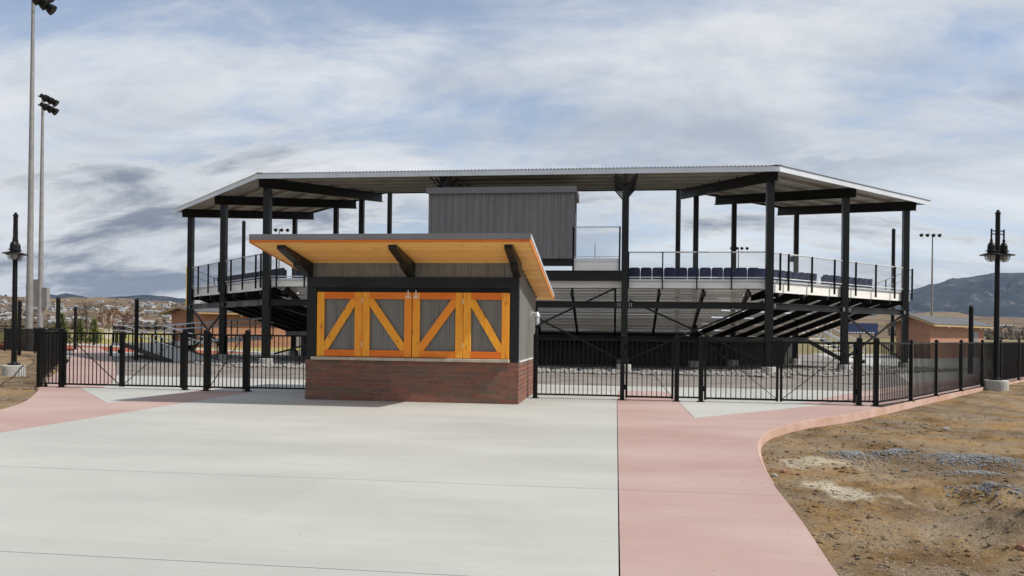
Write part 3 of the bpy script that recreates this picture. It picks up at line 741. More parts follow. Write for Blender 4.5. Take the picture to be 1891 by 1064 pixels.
# purlins and corrugated roof
roofp = MB()
for base, dr in ((OR_, MIT_R), (OL_, MIT_L)):        # ridge caps over the two mitres
    A, B = base + dr * -.6, base + dr * 8.1
    roofp.bar((A.x, A.y, zU(-.6 * cut) + .055), (B.x, B.y, zU(8.1 * cut) + .055), .3, .02)
roofp = roofp.build('roof', M_DECK, stand)
DN, DF, OV = -.55, 7.5, .88
for key, S in SECS.items():
    OV = {'c': .88, 'r': .62, 'l': 1.25}[key]
    for d in (-.3, 1.0, 2.4, 3.8, 5.2, 6.6):
        za = zU(d) - .072
        MB().bar(S.p(S.lo(d) + .02, d, za), S.p(S.hi(d, OV) - .02, d, za), .07, .14).build('purlin', M_DECK, roofp)
    s0, s1 = S.lo(DN), S.hi(DN, OV); PW = .915
    cnt = math.ceil((s1 - s0) / PW)
    for i in range(cnt):
        a = s0 + i * PW; b = min(a + PW, s1)
        prof = []
        for r_ in range(6):
            q = a + r_ * .1525
            prof += [(q, 0), (q + .05, 0), (q + .072, .04), (q + .118, .04), (q + .1405, 0)]
        prof = [(min(q, b), z) for q, z in prof if q <= b] + [(b, 0)]
        mb = MB(); vs = []
        for q, z in prof:
            dmax = min(DF, max(q / .41421, DN))
            if S.both: dmax = min(dmax, max((S.L - q) / .41421, DN))
            for d in (DN - .07, dmax): vs.append(S.p(q, d, zU(d) + .004 + z))
        fs = [(2 * j, 2 * j + 2, 2 * j + 3, 2 * j + 1) for j in range(len(prof) - 1)]
        if key == 'l': fs = [t_[::-1] for t_ in fs]
        mb.add(vs, fs); mb.build('roof_sheet', M_DECK, roofp)
    d = DN - .02
    MB().bar(S.p(S.lo(d), d, zU(DN) - .107), S.p(S.hi(d, OV), d, zU(DN) - .107), .03, .21).build('fascia', M_FASC, roofp)
    MB().bar(S.p(S.lo(DF) , DF + .02, zU(DF) - .04), S.p(S.hi(DF, OV), DF + .02, zU(DF) - .04), .03, .16).build('fascia', M_STEEL, roofp)
    if not S.both:
        A, B = S.p(S.L + OV + .015, DN, zU(DN) - .06), S.p(S.L + OV + .015, DF, zU(DF) - .06)
        MB().bar(A, B, .03, .2).build('fascia', M_FASC, roofp)
# guard rail: posts, tube rails and wire mesh
M_WIRE = mat('wire_mesh', (.26, .27, .28), .5, .3)
def chain_link(mb, p, q, z0, z1, pitch=.075, r=.0017):
    p, q = Vector((p.x, p.y, 0)), Vector((q.x, q.y, 0)); L = (q - p).length; t = (q - p) / L; H = z1 - z0
    k = int((L + H) / pitch) + 1
    for sg in (1, -1):
        for i in range(k):
            a = i * pitch - (H if sg > 0 else 0)
            x0, x1 = (a, a + H) if sg > 0 else (a, a - H)
            za, zb = z0, z1
            def cl(x0, x1, za, zb):
                if x0 == x1: return None
                pts = []
                for x, z in ((x0, za), (x1, zb)): pts.append([x, z])
                for pt, ot in ((0, 1), (1, 0)):
                    x, z = pts[pt]
                    if x < 0 or x > L:
                        xb = 0 if x < 0 else L
                        tt = (xb - pts[ot][0]) / (x - pts[ot][0]) if x != pts[ot][0] else 0
                        if tt <= 0: return None
                        pts[pt] = [xb, pts[ot][1] + (z - pts[ot][1]) * tt]
                return pts
            if (x0 < 0 and x1 < 0) or (x0 > L and x1 > L): continue
            c_ = cl(x0, x1, za, zb)
            if not c_ or abs(c_[0][0] - c_[1][0]) < .01: continue
            A = p + t * c_[0][0] + Vector((0, 0, c_[0][1])); B = p + t * c_[1][0] + Vector((0, 0, c_[1][1]))
            mb.tube(A, B, r, None, 3, 0, False)
GR = .04   # offset of the rail line behind the columns
def guard(S, a, b, z0, z1, posts, d=GR, name='guardrail', double=True):
    g = MB().path([S.p(a, d, z1), S.p(b, d, z1)], .03, 8).build(name, M_GALV, stand)
    MB().path([S.p(a, d, z0 + .08), S.p(b, d, z0 + .08)], .026, 6).build('bottom_rail', M_GALV, g)
    for s_ in posts:
        A = S.p(s_, d - .045, z0 - .42); B = S.p(s_, d - .045, z1 + .01)
        MB().bar(A, B, .05, .075, tuple(S.n)).build('post', M_BLACK, g)
    mb = MB(); chain_link(mb, S.p(a, d, 0), S.p(b, d, 0), z0 + .09, z1 - .02); mb.build('chain_link', M_WIRE, g)
    return g
guard(C, 15.9, LC - .05, ZD, 5.0, [15.95 + 1.4 * i for i in range(5)])
guard(C, .05, 7.2, ZD, 5.0, [.45, 1.75, 3.5, 5.3, 7.1])
guard(Rr, .05, LW + .1, ZD, 5.0, [.75, 1.35, 3.1, 4.9, 6.7, 8.5, 10.3, 12.05])
guard(Ll, .05, LW + 1.1 - .9, ZD, 5.0, [.75, 1.4, 3.2, 4.9, 6.8, 8.6, 10.4, 12.15])
for S in (Rr, Ll):     # side rails stepping down with the rows
    g = MB().path([S.p(LW + .12, 0, 5.0), S.p(LW + .12, drow(NR), 5.0 - RISE * NR)], .024, 8).build('guardrail', M_GALV, stand)
    MB().path([S.p(LW + .12, 0, 4.62), S.p(LW + .12, drow(NR), 4.62 - RISE * NR)], .02, 6).build('bottom_rail', M_GALV, g)
    for k in (1.5, 3.5, 5.5, 7.5):
        MB().bar(S.p(LW + .12, drow(k), zrow(k) - .3), S.p(LW + .12, drow(k), zrow(k) + 1.08), .05, .06).build('post', M_BLACK, g)
# cross bracing
def xbrace(S, a, b, z0, z1, d=0.):
    for p, q in ((S.p(a, d, z0), S.p(b, d, z1)), (S.p(a, d + .05, z1), S.p(b, d + .05, z0))):
        MB().bar(p, q, .075, .075).build('cross_brace', M_STEEL, stand)
xbrace(C, 9.2, 15.6, .5, 3.6, .3); xbrace(C, 16.0, 21.5, .5, 3.0, .3)
xbrace(Rr, 5.9, 11.2, .5, 2.62, .1); xbrace(Ll, 6.2, 11.7, .4, 2.62, .1)
xbrace(C, .3, 7.8, .5, 2.62, .3)
for S, s_ in [(Rr, 0.), (Ll, 0.)] + wing_cols + [(C, 7.91), (C, 15.8)]:
    for sg in (-1, 1):
        a = s_ + sg * .24
        if a < 0 or (not S.both and a > 11.75): continue
        pl_ = MB().bar(S.p(a - .09, -.092, 2.79), S.p(a + .09, -.092, 2.79), .012, .2).build('splice_plate', M_STEEL, stand)
        bt = MB()
        for dz in (-.06, 0, .06):
            for da in (-.045, .045): bt.tube(S.p(a + da, -.098, 2.79 + dz), S.p(a + da, -.122, 2.79 + dz), .017, n=6)
        bt.build('bolts', M_GALV, pl_)
# low dark wall that closes the field side below the first row
MB().prism([(q.x, q.y) for q in (C.p(C.lo(6.6), 6.6, 0), C.p(C.hi(6.6), 6.6, 0), C.p(C.hi(6.8), 6.8, 0), C.p(C.lo(6.8), 6.8, 0))], -.05, 1.62).build('front_wall', M_DARKWALL, stand)
MB().prism([(q.x, q.y) for q in (Rr.p(Rr.lo(6.6), 6.6, 0), Rr.p(12, 6.6, 0), Rr.p(12, 6.8, 0), Rr.p(Rr.lo(6.8), 6.8, 0))], -.05, 1.5).build('front_wall', M_DARKWALL, stand)
MB().prism([(q.x, q.y) for q in (Ll.p(Ll.lo(6.6), 6.6, 0), Ll.p(12, 6.6, 0), Ll.p(12, 6.8, 0), Ll.p(Ll.lo(6.8), 6.8, 0))], -.05, 1.5).build('front_wall', M_DARKWALL, stand)
# speaker horn on the field column of the right wing
sp = Rr.p(11.35, 6.1, 5.85)
MB().box(sp.x - .32, sp.x - .12, sp.y - .2, sp.y + .1, 5.7, 6.0).build('speaker', M_BLACK, stand)
# beams under the press box platform
MB().ibeam((-8.0, 33.42, 4.0), (.22, 33.42, 4.0), .16, .44, .03, .02).build('platform_beam', M_STEEL, stand)
MB().ibeam((-8.0, 33.42, 4.56), (-1.84, 33.42, 4.56), .16, .30, .03, .02).build('platform_beam', M_STEEL, stand)
# landing beside the press box
land = MB().box(-1.80, .08, 33.42, 35.9, 4.64, 4.72).build('landing', M_ALU, stand)
MB().box(-1.80, .08, 33.40, 33.418, 4.60, 4.735).build('edge_channel', M_FASC, land)
MB().box(-1.80, .08, 33.43, 33.46, 4.235, 4.62).build('back_panel', M_ALU, land)
for p, q in (((-1.82, 33.4), (.1, 33.4)), ((.1, 33.4), (.1, 35.8))):
    g = MB().path([(*p, 6.05), (*q, 6.05)], .024, 8).build('guardrail', M_GALV, land)
    g2 = MB().path([(*p, 4.80), (*q, 4.80)], .018, 6); g2.build('bottom_rail', M_GALV, land)
    mb = MB(); chain_link(mb, Vector((*p, 0)), Vector((*q, 0)), 4.81, 6.03); mb.build('chain_link', M_WIRE, land)
for x, y in ((-1.83, 33.36), (.11, 33.36), (.11, 35.8)): MB().bar((x, y, 4.2), (x, y, 6.06), .07, .07).build('post', M_BLACK, land)

# ------------------------------------------------------------------ press box
PX0, PX1, PY0, PY1, PZ0, PZ1 = -8.03, -1.86, 33.36, 36.1, 4.72, 7.52
pbx = thing('press_box', (-4.95, 34.7, PZ0), 'dark grey ribbed metal press box under the grandstand canopy', 'press box')
MB().box(PX0 + .03, PX1 - .03, PY0 + .035, PY1 - .03, PZ0, PZ1 - .02).build('core_wall', M_SIDINGD, pbx)
pw = (PX1 - PX0) / 20; pme = siding_mesh(pw, PZ1 - PZ0, 'siding_panel', M_SIDINGD, .05, .022)
for i in range(20): inst('siding_panel', pme, (PX0 + i * pw, PY0, PZ0), pbx)
n = 9; pw2 = (PY1 - PY0 - .04) / n; pme2 = siding_mesh(pw2, PZ1 - PZ0, 'siding_panel', M_SIDINGD, .03)
for i in range(n): inst('siding_panel', pme2, (PX1, PY0 + .04 + i * pw2, PZ0), pbx, R(90))
for x in (PX0, PX1): MB().box(x - .05, x + .05, PY0 - .035, PY0 + .03, PZ0 + .002, PZ1).build('corner_trim', M_TRIM, pbx)
MB().box(PX1 + .002, PX1 + .045, 34.2, 35.1, PZ0, PZ0 + 2.1).build('door', M_SIDING, pbx)
pr = MB().add([(PX0 - .1, PY0 - .14, PZ1 + .002), (PX1 + .12, PY0 - .14, PZ1 + .002), (PX1 + .12, PY1 + .14, PZ1 + .002), (PX0 - .1, PY1 + .14, PZ1 + .002),
               (PX0 - .1, PY0 - .14, PZ1 + .22), (PX1 + .12, PY0 - .14, PZ1 + .22), (PX1 + .12, PY1 + .14, PZ1 + .36), (PX0 - .1, PY1 + .14, PZ1 + .36)],
              [(3, 2, 1, 0), (4, 5, 6, 7), (0, 1, 5, 4), (1, 2, 6, 5), (2, 3, 7, 6), (3, 0, 4, 7)]).build('roof', M_TRIM, pbx)
MB().box(PX0 - .13, PX1 + .15, PY0 - .165, PY0 - .143, PZ1 - .03, PZ1 + .235).build('gutter', M_TRIM, pr)

# ------------------------------------------------------------------ stadium seats on the last row
seat_back = MB()
NS = 9
for j, (z, hw) in enumerate(((.30, .21), (.36, .238), (.55, .244), (.76, .238), (.81, .215), (.83, .16))):
    for i in range(NS):
        x = lerp(-hw, hw, i / (NS - 1)); c_ = .06 * (1 - (x / .23) ** 2)
        seat_back.v.append((x, -.06 - .10 * (z - .3) + -.0 - c_ + .06, z)); 
for j in range(5):
    for i in range(NS - 1):
        a = j * NS + i; seat_back.f.append((a, a + 1, a + NS + 1, a + NS)); seat_back.m.append(0)
nv = len(seat_back.v)
seat_back.v += [(x, y + .035, z) for x, y, z in seat_back.v]
for j in range(5):
    for i in range(NS - 1):
        a = nv + j * NS + i; seat_back.f.append((a + NS, a + NS + 1, a + 1, a)); seat_back.m.append(0)
for j in range(5):
    for i, rev in ((0, 0), (NS - 1, 1)):
        a = j * NS + i; q = (a, a + NS, nv + a + NS, nv + a); seat_back.f.append(q if not rev else q[::-1]); seat_back.m.append(0)
for i in range(NS - 1):
    a = 5 * NS + i; seat_back.f.append((a, a + 1, nv + a + 1, nv + a)); seat_back.m.append(0)
seat_back_me = seat_back.mesh('backrest', M_SEAT, True)
seat_pan_me = MB().box(-.215, .215, .02, .09, .34, .74).mesh('seat', M_SEAT)
seat_leg_me = MB().box(-.03, .03, -.02, .06, 0, .45).box(-.08, .08, -.04, .14, 0, .02).mesh('pedestal', M_BLACK)
def seat(S, s_):
    p = S.p(s_, 1.2, zrow(1) + .05); rz = math.atan2(-S.n.x, S.n.y)
    o = inst('seat', seat_pan_me, p, stand, rz)
    for nm, me in (('backrest', seat_back_me), ('pedestal', seat_leg_me)):
        c_ = bpy.data.objects.new(nm, me); col.objects.link(c_); c_.parent = o
for i in range(11): seat(C, 16.22 + .5 * i)
for i in range(13): seat(C, 1.1 + .5 * i)
for i in list(range(0, 9)) + list(range(10, 19)): seat(Rr, 1.15 + .5 * i)
for i in range(20): seat(Ll, 1.15 + .5 * i)

# ================================================================== POLES, LAMPS, POSTS
TH = R(7.5)
FWD = Vector((-math.sin(TH), math.cos(TH), 0)); RGT = Vector((math.cos(TH), math.sin(TH), 0))
def gp(u, D):
    """ground position seen at picture column u, D metres ahead"""
    q = FWD * D + RGT * ((u - 945.5) / 1460 * D); return Vector((q.x, q.y, 0))
def yhor(u): return 613 + .012 * (u - 945.5)
for u, D, h, lab in ((448, 68, 10.7, 'far left black net pole with pointed cap behind left wing'), (717, 48, 10.9, 'tall black net pole seen left of the press box'),
                     (1250, 48, 10.9, 'tall black net pole seen right of the press box'), (1648, 68, 10.7, 'far right black net pole with pointed cap behind right wing')):
    p = gp(u, D); t = thing('net_pole', p, lab, 'pole', 'backstop net poles')
    MB().tube((p.x, p.y, 0), (p.x, p.y, h), .15, .15, 12).build('pole', M_BLACK, t, False)
    MB().lathe((p.x, p.y, h + .002), [(.17, 0), (.17, .06), (.02, .22)], 12).build('cap', M_BLACK, t)
for u, D, h, lab in ((107, 38, 3.02, 'round-topped black post behind the left fence corner'), (139, 55, 3.02, 'round-topped black post beside the red track'),
                     (252, 38.4, 3.02, 'round-topped black post beside the ramp'), (36, 43, 3.02, 'round-topped black post just right of left lamp post'), (1793, 35, 3.02, 'round-topped black post before the right brick building')):
    p = gp(u, D); t = thing('bollard_post', p, lab, 'post', 'round-topped steel posts')
    MB().tube((p.x, p.y, 0), (p.x, p.y, h - .1), .095, .095, 14).build('shaft', M_BLACK, t, True)
    MB().lathe((p.x, p.y, h - .099), [(.095, 0), (.085, .045), (.055, .085), (.01, .1)], 14).build('cap', M_BLACK, t, True)
def lamp_post(x, y, z0, h, ang, label, lh):
    t = thing('lamp_post', (x, y, z0), label, 'lamp post', 'black pendant lamp posts')
    MB().lathe((x, y, z0 - .3), [(.36, 0), (.36, .60), (.34, .63)], 24).build('concrete_base', M_PIER, t, False)
    b = z0 + .331
    MB().tube((x, y, b + .03), (x, y, h), .085, .07, 14).build('shaft', M_BLACK, t, True)
    fl_ = MB().lathe((x, y, b), [(.2, 0), (.2, .03), (.12, .05), (.1, .10)], 14)
    for k in range(4):
        a = k * math.pi / 2 + .6; fl_.tube((x + .16 * math.cos(a), y + .16 * math.sin(a), b + .03), (x + .16 * math.cos(a), y + .16 * math.sin(a), b + .07), .018, n=6)
    fl_.build('base_flange', M_BLACK, t)
    MB().lathe((x, y, h + .001), [(.085, 0), (.085, .04), (.05, .07), (.045, .12), (.02, .13)], 12).build('finial', M_BLACK, t)
    for k, (sg, dz) in enumerate(((1, 0.), (-1, -.02))):
        dx, dy = math.cos(ang) * sg, math.sin(ang) * sg; o_ = .33; px, py = x + dx * o_, y + dy * o_; z = lh + dz
        arm = MB()
        for zz in (.78, .68): arm.bar((x + dx * .07, y + dy * .07, z + zz), (px, py, z + zz), .02, .035)
        arm.tube((px, py, z + .46), (px, py, z + .84), .028, n=8); arm.build('arm', M_BLACK, t)
        lm = MB().lathe((px, py, z), [(.34, -.01), (.335, .008), (.15, .06), (.11, .075), (.11, .115), (.165, .12), (.16, .14), (.115, .16), (.11, .30), (.065, .40), (.03, .42), (.045, .45), (.04, .50), (.025, .52)], 20).build('lamp_shade', M_BLACK, t, False)
        MB().lathe((px, py, z - .20), [(.03, 0), (.09, .03), (.125, .10), (.125, .185)], 14).build('glass_globe', M_GLASS, lm, True)
        cg = MB()
        for j in range(6):
            a = j * math.pi / 3
            pts = [(px + rr_ * math.cos(a), py + rr_ * math.sin(a), z + zz) for rr_, zz in ((.19, -.02), (.19, -.10), (.13, -.19), (0, -.225))]
            cg.path(pts, .007, 4)
        for rr_, zz in ((.19, -.06), (.17, -.13)):
            cg.path([(px + rr_ * math.cos(a * math.pi / 8), py + rr_ * math.sin(a * math.pi / 8), z + zz) for a in range(17)], .006, 4)
        cg.build('wire_cage', M_BLACK, lm)
    return t
lamp_post(-20.0, 24.1, -.04, 5.27, R(121.7), 'black twin-pendant lamp post on round concrete base at far left', 4.02)
lamp_post(12.2, 27.4, -.10, 5.6, R(34.6), 'black twin-pendant lamp post on round concrete base at far right', 4.28)
M_LENS = mat('flood_lens', (.55, .57, .58), .15, spec=.6)
def light_pole(u, D, h, rb, facing, cross, n, label, boxes=False):
    p = gp(u, D); t = thing('stadium_light_pole', p, label, 'light pole', 'stadium light poles')
    x, y = p.x, p.y
    MB().tube((x, y, -.2), (x, y, 4.4), rb * 1.06, rb * 1.03, 16).build('pole_base', M_POLE, t, True)
    MB().tube((x, y, 4.4), (x, y, h), rb * .97, rb * .45, 16).build('pole', M_POLE, t, True)
    facing = Vector(facing).normalized(); cross = Vector(cross).normalized()
    for i, zz in enumerate((h - .35, h - 1.2) if n != 4 else (h - .2,)):
        hw = {3: .95, 4: 2.1}[n]
        c_ = Vector((x, y, zz)) + facing * .12
        arm = MB().bar(c_ - cross * hw, c_ + cross * hw, .1, .1).build('crossarm', M_GALV if n == 4 else M_BLACK, t)
        for k in range(n):
            q = c_ + cross * lerp(-hw + .12, hw - .12, k / (n - 1)) + facing * .5 + Vector((0, 0, -.1))
            d = (facing + Vector((0, 0, -.75))).normalized(); rot = d.to_track_quat('Z', 'Y').to_matrix()
            lm = MB().lathe(q, [(.07, -.5), (.16, -.46), (.18, -.25), (.32, -.1), (.38, .12), (.39, .2)], 14, tilt=rot).build('floodlight', M_BLACK, t, True)
            MB().lathe(q + d * .14, [(.02, .0), (.33, .0), (.33, .01)], 14, tilt=rot).build('lens', M_LENS, lm)
            MB().bar(c_ + cross * lerp(-hw + .12, hw - .12, k / (n - 1)), q - d * .3, .05, .05).build('bracket', M_BLACK, lm)
    if boxes:
        q = p - RGT * .48
        MB().box(q.x - .35, q.x + .35, q.y - .2, q.y + .2, 3.5, 6.2).build('control_box', M_POLE, t)
        q = p + RGT * .5
        MB().box(q.x - .3, q.x + .3, q.y - .2, q.y + .2, 3.4, 5.4).build('control_box', M_POLE, t)
    return t
light_pole(54, 54, 25.0, .215, RGT * 1 + FWD * .35, FWD, 3, 'nearer tall galvanised floodlight pole running out of the top')
light_pole(74, 78, 24.4, .25, RGT * 1 + FWD * .35, FWD, 3, 'second galvanised floodlight pole with dark lamp cluster on top', True)
light_pole(1720, 172, 24.0, .26, -FWD * .5 - RGT, RGT, 4, 'distant floodlight pole above the right brick building')
light_pole(1362, 201, 23.8, .26, -FWD, RGT, 4, 'distant floodlight pole seen above right seats')
light_pole(514, 176, 23.9, .26, -FWD, RGT, 4, 'distant floodlight pole seen between the left columns')
p = gp(1100, 120); am = thing('antenna_mast', p, 'thin far mast seen through the landing mesh', 'mast')
for dx in (-.25, .45): MB().tube((p.x + dx, p.y, 0), (p.x + dx, p.y, 15.2 if dx < 0 else 13.2), .1, .06, 8).build('pole', M_POLE, am)
for z in range(2, 13, 2): MB().bar((p.x - .25, p.y, z), (p.x + .45, p.y, z + .6), .05, .05).build('rung', M_POLE, am)
p = gp(345, 95); fp = thing('foul_pole', p, 'bright yellow foul pole behind the left wing', 'pole')
MB().tube((p.x, p.y, 0), (p.x, p.y, 9), .15, .15, 10).build('pole', mat('yellow_paint', (.75, .55, .03), .5), fp)
MB().box(p.x + .15, p.x + .5, p.y - .02, p.y + .02, 3, 9).build('screen', MATS['yellow_paint'], fp)

# ================================================================== BUILDINGS INSIDE THE FENCE
def wall_brick(name, c1, c2, mort):
    m = bpy.data.materials.new(name); m.use_nodes = True; t = m.node_tree; b = t.nodes['Principled BSDF']; b.inputs['Roughness'].default_value = .9
    tc = N(t, 'ShaderNodeUVMap')
    br = N(t, 'ShaderNodeTexBrick'); t.links.new(tc.outputs[0], br.inputs['Vector'])
    for k, v in (('Color1', c1), ('Color2', c2), ('Mortar', mort)): br.inputs[k].default_value = (*v, 1)
    br.inputs['Scale'].default_value = 1; br.inputs['Mortar Size'].default_value = .008; br.inputs['Brick Width'].default_value = .406; br.inputs['Row Height'].default_value = .1016
    t.links.new(br.outputs[0], b.inputs['Base Color'])
    bn = N(t, 'ShaderNodeBump'); bn.inputs['Strength'].default_value = .5; bn.inputs['Distance'].default_value = .01; bn.invert = True
    t.links.new(br.outputs['Fac'], bn.inputs['Height']); t.links.new(bn.outputs[0], b.inputs['Normal'])
    return m
M_FARBRICK = wall_brick('tan_red_brick', (.36, .165, .095), (.28, .125, .075), (.36, .26, .18))
M_ROOFM = mat('grey_roof_metal', (.10, .095, .09), .5, .2, var=.2, vscale=.6)
M_TAN = mat('tan_fascia', (.40, .27, .12), .6)
def small_building(P, a, b, La, Lb, label, hw=2.35, rise=1.15):
    a = Vector((*a, 0)).normalized(); b = Vector((*b, 0)).normalized(); P = Vector((P.x, P.y, 0))
    t = thing('brick_building', P, label, 'building', 'brick buildings by the field')
    pt = lambda s, d, z: P + a * s + b * d + Vector((0, 0, z))
    me = bpy.data.meshes.new('wall'); bm = bmesh.new(); uv = bm.loops.layers.uv.new('UVMap')
    def face(pts, uvs):
        f_ = bm.faces.new([bm.verts.new(q) for q in pts])
        for l, w in zip(f_.loops, uvs): l[uv].uv = w
    Z = lambda d: hw + rise * (1 - abs(d - Lb / 2) / (Lb / 2))
    face([pt(0, 0, 0), pt(La, 0, 0), pt(La, 0, hw), pt(0, 0, hw)], [(0, 0), (La, 0), (La, hw), (0, hw)])
    face([pt(La, Lb, 0), pt(0, Lb, 0), pt(0, Lb, hw), pt(La, Lb, hw)], [(0, 0), (La, 0), (La, hw), (0, hw)])
    for s in (0, La): face([pt(s, Lb, 0), pt(s, 0, 0), pt(s, 0, hw), pt(s, Lb / 2, hw + rise), pt(s, Lb, hw)], [(0, 0), (Lb, 0), (Lb, hw), (Lb / 2, hw + rise), (0, hw)])
    bm.normal_update(); bmesh.ops.recalc_face_normals(bm, faces=bm.faces); bm.to_mesh(me); bm.free(); me.materials.append(M_FARBRICK)
    w = bpy.data.objects.new('wall', me); col.objects.link(w); attach(w, t)
    ov = .75; sl = rise / (Lb / 2)
    for side in (0, 1):
        dd = lambda d: d if side == 0 else Lb - d
        q = [pt(-ov, dd(-ov), hw - ov * sl), pt(La + ov, dd(-ov), hw - ov * sl), pt(La + ov, dd(Lb / 2), hw + rise), pt(-ov, dd(Lb / 2), hw + rise)]
        up = Vector((0, 0, .16))
        rf = MB().add(q + [v_ + up for v_ in q], [(3, 2, 1, 0), (4, 5, 6, 7), (0, 1, 5, 4), (1, 2, 6, 5), (2, 3, 7, 6), (3, 0, 4, 7)]).build('roof', M_ROOFM, t)
        MB().bar(q[0] + Vector((0, 0, .03)) - b * (.02 if side == 0 else -.02), q[1] + Vector((0, 0, .03)) - b * (.02 if side == 0 else -.02), .03, .11).build('fascia', M_TAN, rf)
        for e0, e1, sg in ((q[0], q[3], -1), (q[1], q[2], 1)):
            MB().bar(e0 + a * sg * .02 + Vector((0, 0, .05)), e1 + a * sg * .02 + Vector((0, 0, .05)), .03, .11).build('barge_board', M_TAN, rf)
    for s in (La * .3, La * .62, La * .9):
        q = pt(s, -.12, hw - .22); MB().lathe(q, [(.02, -.1), (.09, -.08), (.1, .04), (.05, .1)], 8).build('wall_light', M_WHITE, t)
    dq = [pt(La * .78, -.03, 0), pt(La * .78 + 1, -.03, 0)]
    MB().bar(dq[0] + Vector((0, 0, 1.05)), dq[1] + Vector((0, 0, 1.05)), .05, 2.1).build('door', M_SIDINGD, t)
    return t
small_building(gp(1718, 58), (.64, .77), (-.35, .94), 12, 3.6, 'low tan brick building with grey gable roof right of grandstand', 2.6, .5)
small_building(gp(376, 66), (.77, .64), (-.80, .60), 10, 6.5, 'low brick building with pale roof behind the left wing', 2.9, .4)
# accessible ramp at the left wing: sloping deck, landing, bridge to the stand
rp = thing('access_ramp', (-19.5, 34.3, 0), 'concrete access ramp with aluminium handrails left of grandstand', 'ramp')
A0 = gp(321, 37); e = gp(229, 42.5) - A0; LR_ = e.length; e /= LR_; w_ = Vector((e.y, -e.x, 0)); WD = 2.1; ZT = .74
q = [A0, A0 + w_ * WD, A0 + w_ * WD + e * LR_, A0 + e * LR_]
MB().add([(v_.x, v_.y, zz_) for v_, zz_ in zip(q, (-.12, -.12, ZT - .15, ZT - .15))] + [(q[0].x, q[0].y, .03), (q[1].x, q[1].y, .03), (q[2].x, q[2].y, ZT), (q[3].x, q[3].y, ZT)], [(3, 2, 1, 0), (4, 5, 6, 7), (0, 1, 5, 4), (1, 2, 6, 5), (2, 3, 7, 6), (3, 0, 4, 7)]).build('ramp_deck', M_CONC, rp)
T0 = A0 + e * LR_
lq = [T0 - w_ * .1, T0 + w_ * (WD + .1), T0 + w_ * (WD + .1) + e * 1.9, T0 - w_ * .1 + e * 1.9]
MB().prism([(v_.x, v_.y) for v_ in lq], ZT - .15, ZT).build('landing', M_CONC, rp)
for sd in (-.03, WD + .03): MB().bar(A0 + w_ * sd + Vector((0, 0, -.02)), A0 + w_ * sd + e * LR_ + Vector((0, 0, ZT - .06)), .05, .24).build('side_channel', M_STEEL, rp)
for v_ in lq: MB().bar(Vector((v_.x, v_.y, -.1)), Vector((v_.x, v_.y, ZT - .15)), .12, .12).build('support', M_STEEL, rp)
E1 = gp(500, 45.5); S0 = T0 + w_ * (WD + .1) + e * .95; bd = (E1 - S0).normalized(); bn_ = Vector((-bd.y, bd.x, 0)); LB_ = (E1 - S0).length
bq = [S0 - bn_ * .8, E1 - bn_ * .8, E1 + bn_ * .8, S0 + bn_ * .8]
MB().add([(v_.x, v_.y, z) for v_, z in zip(bq, (ZT - .25, 1.0, 1.0, ZT - .25))] + [(v_.x, v_.y, z) for v_, z in zip(bq, (ZT, 1.3, 1.3, ZT))], [(3, 2, 1, 0), (4, 5, 6, 7), (0, 1, 5, 4), (1, 2, 6, 5), (2, 3, 7, 6), (3, 0, 4, 7)]).build('bridge_deck', M_ALU, rp)
def handrail(pts, root, h=(.95, .68), n=5, black=True):
    g = MB()
    for hh in h: g.path([v_ + Vector((0, 0, hh)) for v_ in pts], .036, 6)
    g = g.build('handrail', M_GALV, root)
    for a, b in zip(pts, pts[1:]):
        for i in range(n + 1):
            v_ = a + (b - a) * (i / n); MB().bar(v_ - Vector((0, 0, .15)), v_ + Vector((0, 0, h[0])), .05, .05).build('post', M_BLACK if black else M_GALV, g)
    return g
V = lambda v_, z: Vector((v_.x, v_.y, z))
handrail([V(A0 + e * .1, .03), V(A0 + e * LR_, ZT), V(A0 + e * (LR_ + 1.8), ZT)], rp)
handrail([V(A0 + w_ * WD + e * .1, .03), V(A0 + w_ * WD + e * LR_, ZT)], rp)
handrail([V(A0 + e * (LR_ + 1.8), ZT), V(A0 + w_ * (WD + .1) + e * (LR_ + 1.8), ZT)], rp, n=2)
handrail([V(bq[0], ZT), V(bq[1], 1.3)], rp, n=6); handrail([V(bq[3], ZT), V(bq[2], 1.3)], rp, n=6)
# steps at the field end of the right wing
stp = thing('steel_stair', gp(1530, 47), 'steel stair with pale handrails below the right wing', 'stair')
q0 = gp(1582, 46); q1 = gp(1500, 49); dv = (q1 - q0); L_ = dv.length; dv /= L_; sv = Vector((-dv.y, dv.x, 0))
for k in range(7):
    c_ = q0 + dv * (L_ * (k + .5) / 7); z = .2 * (k + 1)
    MB().bar(V(c_ - sv * .7, z), V(c_ + sv * .7, z), .3, .04).build('step', M_ALU, stp)
for sg in (-.72, .72):
    MB().bar(V(q0 + sv * sg, .05), V(q1 + sv * sg, 1.4), .06, .24).build('stringer', M_STEEL, stp)
    handrail([V(q0 + sv * sg, .15), V(q1 + sv * sg, 1.5)], stp, (.95, .5), 4, False)
# blue scoreboard beyond the field
p = gp(1590, 110); sb = thing('scoreboard', p, 'blue scoreboard far behind the right wing', 'scoreboard')
c0 = p - RGT * 2.4; c1 = p + RGT * 2.3
MB().bar(V(c0, 2.65), V(c1, 2.65), .25, 1.5).build('board', mat('blue_panel', (.025, .045, .13), .5), sb)
for i in range(9):
    a = c0 + RGT * (.45 + i * .43) - FWD * .14; MB().bar(V(a, 2.08), V(a + RGT * .3, 2.08), .02, .14).build('lettering', M_WHITE, sb)
for s in (.3, 2.3, 4.4): MB().tube(V(c0 + RGT * s, 0), V(c0 + RGT * s, 1.9), .1, n=8).build('leg', M_BLACK, sb)

